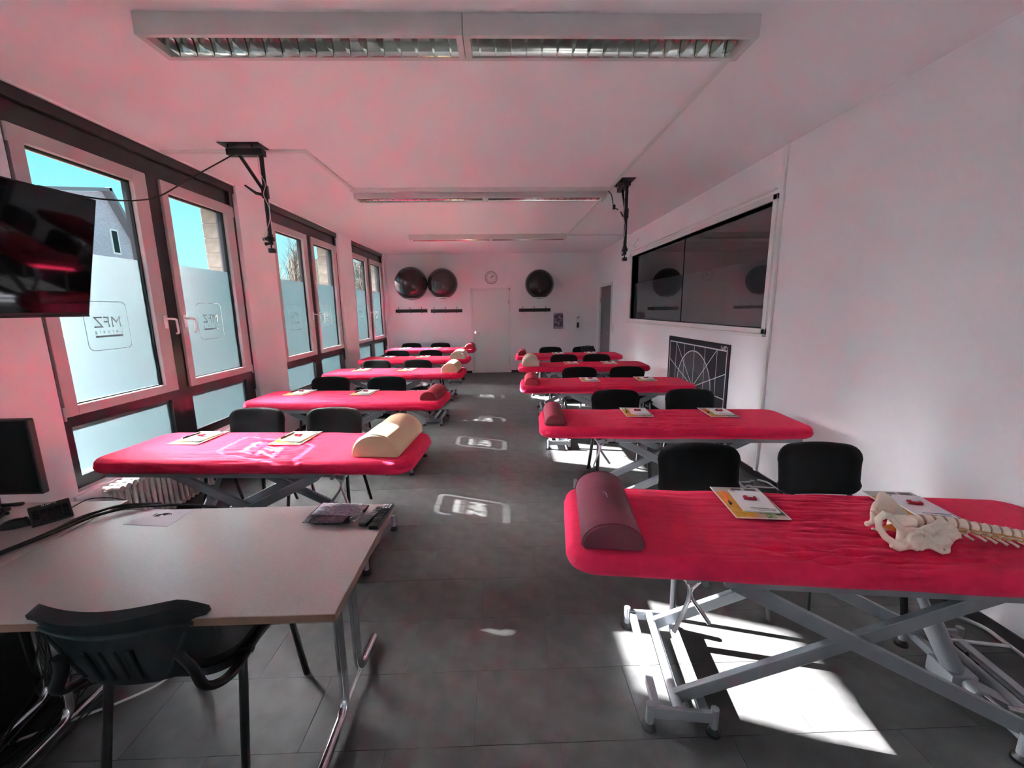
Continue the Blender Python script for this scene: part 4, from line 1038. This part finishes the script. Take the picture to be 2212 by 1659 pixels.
# cables on desks
for n_, (pts, r_, lab) in enumerate((
    ([(-2.0, 1.05, .78), (-1.90, 1.32, .752), (-1.83, 1.55, .752), (-1.78, 1.72, .756), (-1.70, 1.79, .758), (-1.5, 1.84, .742), (-1.3, 1.87, .70)], .0065, 'thick black cable lying along the gap between the desks'),
    ([(-2.03, 1.05, .78), (-1.925, 1.32, .750), (-1.85, 1.55, .750), (-1.81, 1.70, .760), (-1.75, 1.80, .765), (-1.60, 1.85, .744)], .0055, 'second black cable running beside the thick one'),
    ([(-1.86, 1.50, .745), (-1.845, 1.60, .750), (-1.86, 1.72, .748), (-1.80, 1.80, .750), (-1.70, 1.81, .752)], .003, 'thin black wire branching off towards the desk corner'),
    ([(-1.925, 1.76, .77), (-1.90, 1.82, .79), (-1.86, 1.885, .765), (-1.80, 1.91, .73)], .0025, 'thin black wire rising from the keypad to the desk edge'))):
    tag(MB().tube(pts, r_, 8, bend=.08).build('desk_cable', M['cable'], None, True), lab, 'cable')
tag(MB().tube([(-2.745, 2.25, 1.60), (-2.745, 2.22, 1.2), (-2.74, 2.2, .8)], .004, 6, bend=.1).build('wall_cable', M['cable'], None, True), 'black cable running down the wall below the screen', 'cable')
# lilac sheet with print
pq = [(-1.613, 1.664), (-1.405, 1.635), (-1.406, 1.776), (-1.601, 1.803)]
o = MB().add([(x, y, ZD+.0015) for x, y in pq]+[(x, y, ZD+.0005) for x, y in pq], [(0, 1, 2, 3), (7, 6, 5, 4), (0, 4, 5, 1), (1, 5, 6, 2), (2, 6, 7, 3), (3, 7, 4, 0)]).build('info_sheet', M['lilac'])
wi = MB()
for r_ in (.010, .018, .026):
    pts = [(-1.495+r_*cos(R(10+k*20)), 1.735+.7*r_*sin(R(10+k*20)), ZD+.0021) for k in range(8)]
    wi.tube(pts, .0014, 4)
wi.sphere((-1.495, 1.735, ZD+.002), .003, 8); wi.box((-1.535, 1.725, ZD+.0016), (-1.513, 1.748, ZD+.0020)).box((-1.548, 1.735, ZD+.0016), (-1.541, 1.755, ZD+.0020))
wi.build('printed_symbol', M['ink'], o)
tag(o, 'small lilac paper with a wireless symbol on the desk', 'paper')
# plastic bag with grey pouch
bg_ = empty('plastic_bag', (-.72, 1.68, ZD), R(-3))
def pillow(w, d_, h, seed, nx=24, ny=18, wr=.004):
    vs = []; fs = []
    for s in (0, 1):
        for i in range(nx+1):
            for j in range(ny+1):
                u, v = -1+2*i/nx, -1+2*j/ny; e = ((1-u**4)*(1-v**4))**.7
                z = h/2+(.5*h*e if s else -.5*h*e+.0)
                z += wr*e*noise.noise(Vector((u*5, v*5, seed+s)))
                vs.append((u*w/2*(1-.04*v*v), v*d_/2*(1-.04*u*u), max(z, .0005) if not s else z))
    n1 = (nx+1)*(ny+1)
    for i in range(nx):
        for j in range(ny):
            a = i*(ny+1)+j; fs.append((a, a+1, a+ny+2, a+ny+1)); a += n1; fs.append((a, a+ny+1, a+ny+2, a+1))
    return MB().add(vs, fs)
pillow(.15, .11, .020, 2, wr=.006).xf(Matrix.Translation((-.02, -.02, .004))).build('grey_pouch', mat('grey_pouch', (.20, .19, .22), .5, noise_s=60, noise_a=.4), bg_, True)
MB().box((-.095, -.035, .027), (.085, .072, .029), Matrix.Rotation(R(2), 4, 'Y')).build('printed_card', mat('leaf_text', (.55, .54, .64), .5, noise_s=90, noise_a=.45), bg_)
pillow(.235, .165, .034, 9, wr=.010).build('bag_film', M['bag'], bg_, True)
tag(bg_, 'clear plastic bag with a grey pouch lying on the desk corner', 'bag')
# remotes
def remote(name, loc, rz, L, w, lab, white):
    r = empty(name, loc, rz)
    MB().box((-w/2, -L/2, 0), (w/2, L/2, .018), bev=.005).build('body', M['blackpl'], r, True)
    k1 = MB().box((-.0045, -.0035, 0), (.0045, .0035, .003), bev=.001).mesh('button', M['whitepl'] if white else M['paint'])
    k2 = MB().box((-.0045, -.0035, 0), (.0045, .0035, .003), bev=.001).mesh('button', M['rubber'])
    if white:
        for q in range(12):
            for c_ in range(3): meshobj('button', k1 if q < 3 else k2, r, ((c_-1)*.013, L/2-.022-q*.0135, .0175))
    else:
        for q in range(3):
            for c_ in range(3): meshobj('button', k1, r, ((c_-1)*.011, L/2-.055-q*.013, .0165), (0, 0, 0))
        MB().tube([(.012*cos(2*pi*k_/16), L/2-.026+.012*sin(2*pi*k_/16), .0185) for k_ in range(16)], .0015, 5, closed=True).build('dial_ring', M['paint'], r)
    tag(r, lab, 'remote control', 'remote controls'); return r
remote('remote_control', (-.566, 1.665, ZD), R(-14), .150, .038, 'short black remote with few buttons beside the plastic bag', False)
remote('remote_control', (-.525, 1.668, ZD), R(-4), .205, .042, 'long black remote with white upper buttons at the desk corner', True)

# ------------------------------------------------------------------ foreground chair (seen from behind)
fc = empty('desk_chair', (-1.155, 1.42, 0), R(180))
def fback():
    NX, NZ = 26, 14; w, h, th = .50, .25, .018; vs = []; fs = []
    for side in (0, 1):
        for k in range(NZ+1):
            t = k/NZ
            for i in range(NX+1):
                u = -1+2*i/NX
                hw = w/2*(1 if t > .45 else (1-.42*((.45-t)/.45)**1.6))
                top = .03*(1-abs(u)**6)-.035*max(0, abs(u)-.8)/.2
                x = hw*u; z = h*t+top*t**2-.0
                y = -.075*(x/(w/2))**2+.05*t*0
                lip = .012*max(0, (t-.8)/.2)**2
                vs.append((x, y+(th/2+lip if side else -th/2-.012*(1-u*u)), z))
    n1 = (NX+1)*(NZ+1); I = lambda s, k, i: s*n1+k*(NX+1)+i
    for k in range(NZ):
        for i in range(NX):
            fs.append((I(0, k, i), I(0, k, i+1), I(0, k+1, i+1), I(0, k+1, i))); fs.append((I(1, k, i+1), I(1, k, i), I(1, k+1, i), I(1, k+1, i+1)))
        fs.append((I(0, k+1, 0), I(1, k+1, 0), I(1, k, 0), I(0, k, 0))); fs.append((I(0, k, NX), I(1, k, NX), I(1, k+1, NX), I(0, k+1, NX)))
    for i in range(NX):
        fs.append((I(0, NZ, i), I(0, NZ, i+1), I(1, NZ, i+1), I(1, NZ, i))); fs.append((I(1, 0, i), I(1, 0, i+1), I(0, 0, i+1), I(0, 0, i)))
    return MB().add(vs, fs)
TB = Matrix.Translation((-.02, .325, .530)) @ Matrix.Rotation(R(-14), 4, 'X')
bk = fback().xf(TB).build('backrest', M['shell'], fc, True)
rb = MB()
for x in (-.055, -.018, .019, .056):
    rb.bar(TB @ Vector((x, .010, .03)), TB @ Vector((x*1.15, .010, .155)), .014, .010, up=(0, 1, 0), bev=.003)
rb.build('rib', M['shell'], bk)
rim = MB().tube([TB @ Vector((x, .012-.075*(x/.25)**2, .215-.05*(abs(x)/.25)**5)) for x in [(-.22+.44*k/16) for k in range(17)]], .007, 8)
rim.tube([TB @ Vector((.12*s+.08*s*k/6, .010-.075*((.12+.08*k/6)/.25)**2, .02+.15*k/6)) for s in (1,) for k in range(7)], .006, 8)
rim.tube([TB @ Vector((-.12-.08*k/6, .010-.075*((.12+.08*k/6)/.25)**2, .02+.15*k/6)) for k in range(7)], .006, 8)
rim.build('stiffening_rim', M['shell'], bk, True)
o = MB().box((.222, -.03, .605), (.224, .012, .66)).xf(Matrix.Translation((-.015, .27, 0))).build('paper_tag', M['paper'], bk)
st = MB().prism(rrect(.46, .44, .10, 8), .03); st.xf(Matrix.Translation((0, -.02, .42))).build('seat_shell', M['blackpl'], fc)
st = MB().prism(rrect(.45, .43, .10, 8), .03); st.xf(Matrix.Translation((0, -.02, .45))).build('seat', M['fabric'], fc)
for s in (-1, 1):
    MB().tube([(s*.235, -.15, .43), (s*.245, -.225, 0)], .013, 12, oval=1.3).build('leg', M['blackmt'], fc, True)
    MB().tube([(s*.228, .13, .45), (s*.240, .222, 0)], .0145, 12, oval=1.3).cyl((s*.205, .125, .452), (s*.262, .125, .452), .013, 12).build('leg', M['blackmt'], fc, True)
    MB().tube([(s*.235, -.20, .435), (s*.24, .10, .45), (s*.24, .22, .43), (s*.225, .31, .48), (s*.19-.03, .33, .58), (s*.17-.03, .345, .64)], .013, 12, bend=.06, oval=1.4).build('back_support', M['blackmt'], fc, True)
MB().tube([(-.24, -.2, .425), (.24, -.2, .425)], .011, 8).tube([(-.235, .12, .425), (.235, .12, .425)], .011, 8).build('cross_tube', M['blackmt'], fc, True)
tag(fc, 'black plastic-backed chair pushed under the foreground desk, seen from behind', 'chair')
# computer and cable tangle under desk
pc = MB().box((-.10, -.22, 0), (.10, .22, .44), bev=.008).build('computer_tower', M['blackpl'], None, True, (-2.05, 1.42, .0))
tag(pc, 'black computer tower on the floor under the left desk', 'computer')
MB().box((.1005, -.18, .05), (.1015, .18, .40)).build('side_panel', M['blackmt'], pc)
ct = MB(); rnd = random.Random(4)
for k_ in range(9):
    p = [(-1.9+rnd.uniform(-.03, .05), 1.55+rnd.uniform(-.1, .1), .5+rnd.uniform(-.1, .2)), (-1.85+rnd.uniform(-.05, .08), 1.55+rnd.uniform(-.1, .1), .18)]
    for q in range(4): p.append((-1.85+rnd.uniform(-.14, .16), 1.45+rnd.uniform(-.3, .25), .012+rnd.uniform(0, .03)))
    ct.tube(p, .0035, 6, bend=.08)
tag(ct.build('cable_tangle', M['cable'], None, True), 'tangle of thin black cables on the floor beside the computer', 'cables', kind='stuff')
tag(MB().tube([(-2.2, 1.5, .012), (-1.95, 1.33, .012), (-1.8, 1.42, .012), (-1.62, 1.52, .012), (-1.5, 1.62, .012), (-1.55, 1.8, .012)], .005, 8, bend=.1).build('floor_cable', M['cablew'], None, True), 'single white cable on the floor under the desks', 'cable')

# ------------------------------------------------------------------ spine model
sm = empty('spine_model', (0, 0, .010))
def organic(parts, name, m, parent, vox=.0035, smooth=4):
    mb = MB()
    for p in parts: p(mb)
    me = mb.mesh(name, m); o = bpy.data.objects.new(name, me); COL.objects.link(o)
    rm = o.modifiers.new('r', 'REMESH'); rm.mode = 'VOXEL'; rm.voxel_size = vox
    s_ = o.modifiers.new('s', 'SMOOTH'); s_.iterations = smooth; s_.factor = .6
    dg = bpy.context.evaluated_depsgraph_get(); dg.update(); me2 = bpy.data.meshes.new_from_object(o.evaluated_get(dg)); me2.name = name
    bpy.data.objects.remove(o); bpy.data.meshes.remove(me)
    for p in me2.polygons: p.use_smooth = True
    return meshobj(name, me2, parent)
def hull(pts, th, mb, bowl=0, nrm=(0, 1, 0)):
    # plate: fan of 3D boundary points thickened along nrm
    c = sum((Vector(p) for p in pts), Vector())/len(pts)+Vector(nrm)*bowl; n = len(pts); nn = Vector(nrm)*th/2
    mids = [(Vector(p)+c)/2+Vector(nrm)*bowl*.45 for p in pts]
    vs = []; 
    for sgn in (1, -1):
        vs += [Vector(p)+nn*sgn for p in pts]+[m_+nn*sgn for m_ in mids]+[c+nn*sgn]
    k = 2*n+1; fs = []
    for i in range(n):
        j = (i+1) % n
        fs += [(i, j, n+j, n+i), (n+i, n+j, 2*n), (k+j, k+i, k+n+i, k+n+j), (k+n+j, k+n+i, k+2*n), (j, i, k+i, k+j)]
    mb.add(vs, fs)
# near hip bone (plane y about 1.34): ring, socket, iliac blade
Yh = 1.34
def hip_near(mb):
    ring = [(1.353, Yh+.01, .842), (1.367, Yh, .866), (1.385, Yh, .858), (1.405, Yh, .836), (1.430, Yh-.005, .812), (1.430, Yh-.01, .785), (1.420, Yh-.02, .758), (1.400, Yh-.02, .762), (1.372, Yh-.01, .782), (1.353, Yh, .812)]
    mb.tube(ring, [.012, .015, .013, .012, .014, .015, .016, .014, .012, .011], 10, closed=True)
    mb.tube([(1.385, Yh-.02, .760), (1.405, Yh-.03, .752), (1.435, Yh-.03, .756)], [.012, .015, .012], 10)
    for k in range(14):     # socket rim
        a = 2*pi*k/14; mb.sphere((1.464+.040*cos(a), Yh-.040+.004*sin(a), .785+.031*sin(a)), .0100, 8)
    mb.sphere((1.462, Yh-.010, .785), 1, 14, (.042, .016, .034)); mb.sphere((1.464, Yh-.034, .772), 1, 14, (.040, .013, .024))
    mb.tube([(1.49, Yh-.01, .792), (1.515, Yh, .795), (1.545, Yh, .800)], [.018, .014, .010], 10)
    pts = [(1.495, Yh-.01, .805), (1.52, Yh, .812), (1.553, Yh+.005, .818), (1.580, Yh+.008, .834), (1.602, Yh+.008, .828), (1.627, Yh+.0, .806), (1.640, Yh-.01, .785), (1.628, Yh-.018, .778), (1.60, Yh-.03, .775), (1.565, Yh-.05, .765), (1.545, Yh-.07, .757), (1.515, Yh-.075, .756), (1.495, Yh-.055, .765), (1.487, Yh-.025, .780)]
    hull(pts, .020, mb, .004, (0, .75, .6))
    c_ = Vector((1.565, Yh-.012, .798))
    mb.sphere((1.590, Yh-.024, .794), 1, 14, (.042, .020, .020)); mb.sphere((1.540, Yh-.040, .780), 1, 14, (.040, .026, .018)); mb.sphere((1.60, Yh-.008, .808), 1, 14, (.030, .012, .018))
    for p in pts: mb.tube([p, c_+Vector((0, .012, .004))], [.006, .006], 8)
    for p, q in zip(pts, pts[1:]): mb.tube([p, q], .006, 6)
organic([hip_near], 'hip_bone', M['bone'], sm)
def hip_far(mb):
    Y = 1.49
    pts = [(1.484, Y, .790), (1.478, Y+.0, .815), (1.487, Y+.01, .842), (1.503, Y+.02, .862), (1.517, Y+.02, .866), (1.535, Y+.015, .855), (1.555, Y+.01, .835), (1.58, Y, .808), (1.598, Y-.01, .782), (1.600, Y-.02, .768), (1.58, Y-.02, .762), (1.55, Y-.01, .762), (1.52, Y, .765), (1.497, Y, .772)]
    hull(pts, .013, mb, -.008, (-.2, 1, .1))
    for p, q in zip(pts[:9], pts[1:9]): mb.tube([p, q], .0055, 6)
    mb.tube([(1.485, Y, .785), (1.462, Y-.01, .790), (1.447, Y-.02, .812), (1.462, Y-.01, .83), (1.480, Y, .835)], .0095, 8)
    mb.tube([(1.490, Y, .780), (1.470, Y-.02, .772), (1.44, Y-.035, .768), (1.41, Y-.04, .765)], [.012, .009, .009, .012], 8)
    mb.tube([(1.455, Y-.01, .80), (1.440, Y-.03, .785), (1.43, Y-.04, .770)], .008, 8)
    mb.tube([(1.49, Y, .77), (1.48, Y-.03, .762), (1.455, Y-.05, .762)], [.012, .008, .006], 8)
organic([hip_far], 'hip_bone', M['bone'], sm)
def sacrum(mb):
    hull([(1.46, 1.40, .775), (1.49, 1.375, .785), (1.53, 1.37, .79), (1.548, 1.39, .80), (1.548, 1.42, .80), (1.535, 1.45, .79), (1.50, 1.455, .785), (1.47, 1.43, .775)], .030, mb, -.005, (0, 0, 1))
    mb.tube([(1.47, 1.41, .775), (1.42, 1.40, .768), (1.385, 1.40, .775)], [.012, .008, .005], 8)
organic([sacrum], 'sacrum', M['bone'], sm)
# column curve
path = [Vector(p) for p in ((1.545, 1.418, .790), (1.60, 1.405, .800), (1.65, 1.392, .800), (1.72, 1.365, .796), (1.80, 1.335, .790), (1.90, 1.300, .786), (2.02, 1.262, .784), (2.16, 1.225, .784), (2.24, 1.208, .784))]
def cpt(s):   # arc-length point and tangent
    acc = 0
    for a, b in zip(path, path[1:]):
        l = (b-a).length
        if acc+l >= s or b is path[-1]: return a.lerp(b, (s-acc)/l), (b-a).normalized()
        acc += l
def vert_mesh(r, L, spl):
    # x along spine, body centred; processes towards -y/-z
    mb = MB(); n = 20; prof = [(-L/2, r*.98), (-L/2+.002, r*1.04), (-L*.2, r*.92), (L*.2, r*.92), (L/2-.002, r*1.04), (L/2, r*.98)]
    vs = []; fs = []
    for x, rr in prof:
        for k in range(n): vs.append((x, rr*1.05*cos(2*pi*k/n), rr*.9*sin(2*pi*k/n)))
    for i in range(len(prof)-1):
        for k in range(n): fs.append((i*n+(k+1) % n, i*n+k, (i+1)*n+k, (i+1)*n+(k+1) % n))
    fs.append(tuple(range(n))); fs.append(tuple((len(prof)-1)*n+k for k in reversed(range(n))))
    mb.add(vs, fs)
    yb = -r*.95; 
    mb.tube([(0, -r*.6, -r*.5), (.002, -r*1.15, -r*.75), (.006, -r*1.5, -r*.8)], [.006, .005, .005], 6)
    mb.tube([(0, -r*.2, -r*.7), (.0, -r*.5, -r*1.0), (.006, -r*1.4, -r*.85)], [.006, .005, .005], 6)
    mb.tube([(.004, -r*1.4, -r*.8), (.014, -r*1.9, -r*.9), (.014+spl*.35, -r*1.4-spl, -r*.95)], [.006, .0045, .0055], 6)
    mb.tube([(.002, -r*.9, -r*.2), (.006, -r*1.3, r*.1), (.008, -r*1.75, r*.15)], [.005, .004, .004], 6)
    mb.sphere((.006, -r*1.35, -r*.45), .006, 8); mb.sphere((-.006, -r*1.3, -r*.55), .0055, 8)
    return mb
vm_ = [vert_mesh(.0225, .027, .020).mesh('vertebra', M['bone'], True), vert_mesh(.0195, .0235, .022).mesh('vertebra', M['bone'], True), vert_mesh(.0165, .020, .022).mesh('vertebra', M['bone'], True)]
def disc_me(r, L): return MB().cyl((-L/2, 0, 0), (L/2, 0, 0), r*.97, 18).mesh('disc', M['disc'], True)
dm = [disc_me(.0225, .007), disc_me(.0195, .006), disc_me(.0165, .005)]
nm_ = MB().tube([(0, -.012, -.008), (.008, -.026, -.004), (.020, -.034, -.002)], .0022, 6).tube([(0, -.014, -.014), (.01, -.028, -.016), (.022, -.03, -.018)], .0022, 6).mesh('nerve', M['nerve'], True)
s = .022; k_ = 0
while s < .74:
    q = 0 if k_ < 5 else (1 if k_ < 9 else 2); L = (.027, .0235, .020)[q]; dd_ = (.007, .006, .005)[q]
    p, t_ = cpt(s); rz = math.atan2(t_.y, t_.x)
    meshobj('vertebra', vm_[q], sm, p, (R(18), 0, rz))
    p2, t2 = cpt(s+L/2+dd_/2); meshobj('disc', dm[q], sm, p2, (0, 0, rz)); meshobj('nerve', nm_, sm, p2, (0, 0, rz))
    s += L+dd_; k_ += 1
nv = MB()
for k in range(7):
    nv.tube([(1.46+.006*k, 1.38, .775), (1.42+.004*k, 1.37, .790+.004*k), (1.395, 1.37, .80)], .0022, 5, bend=.01)
nv.build('nerve_bundle', M['nerve'], sm, True)
MB().cyl((1.385, Yh-.008, .846), (1.385, Yh-.012, .848), .003, 10).cyl((1.528, 1.272, .765), (1.529, 1.266, .767), .0035, 10).build('screw', M['chrome'], sm, True)
tag(sm, 'bone-coloured anatomical spine with pelvis lying on the front right couch', 'anatomical model')
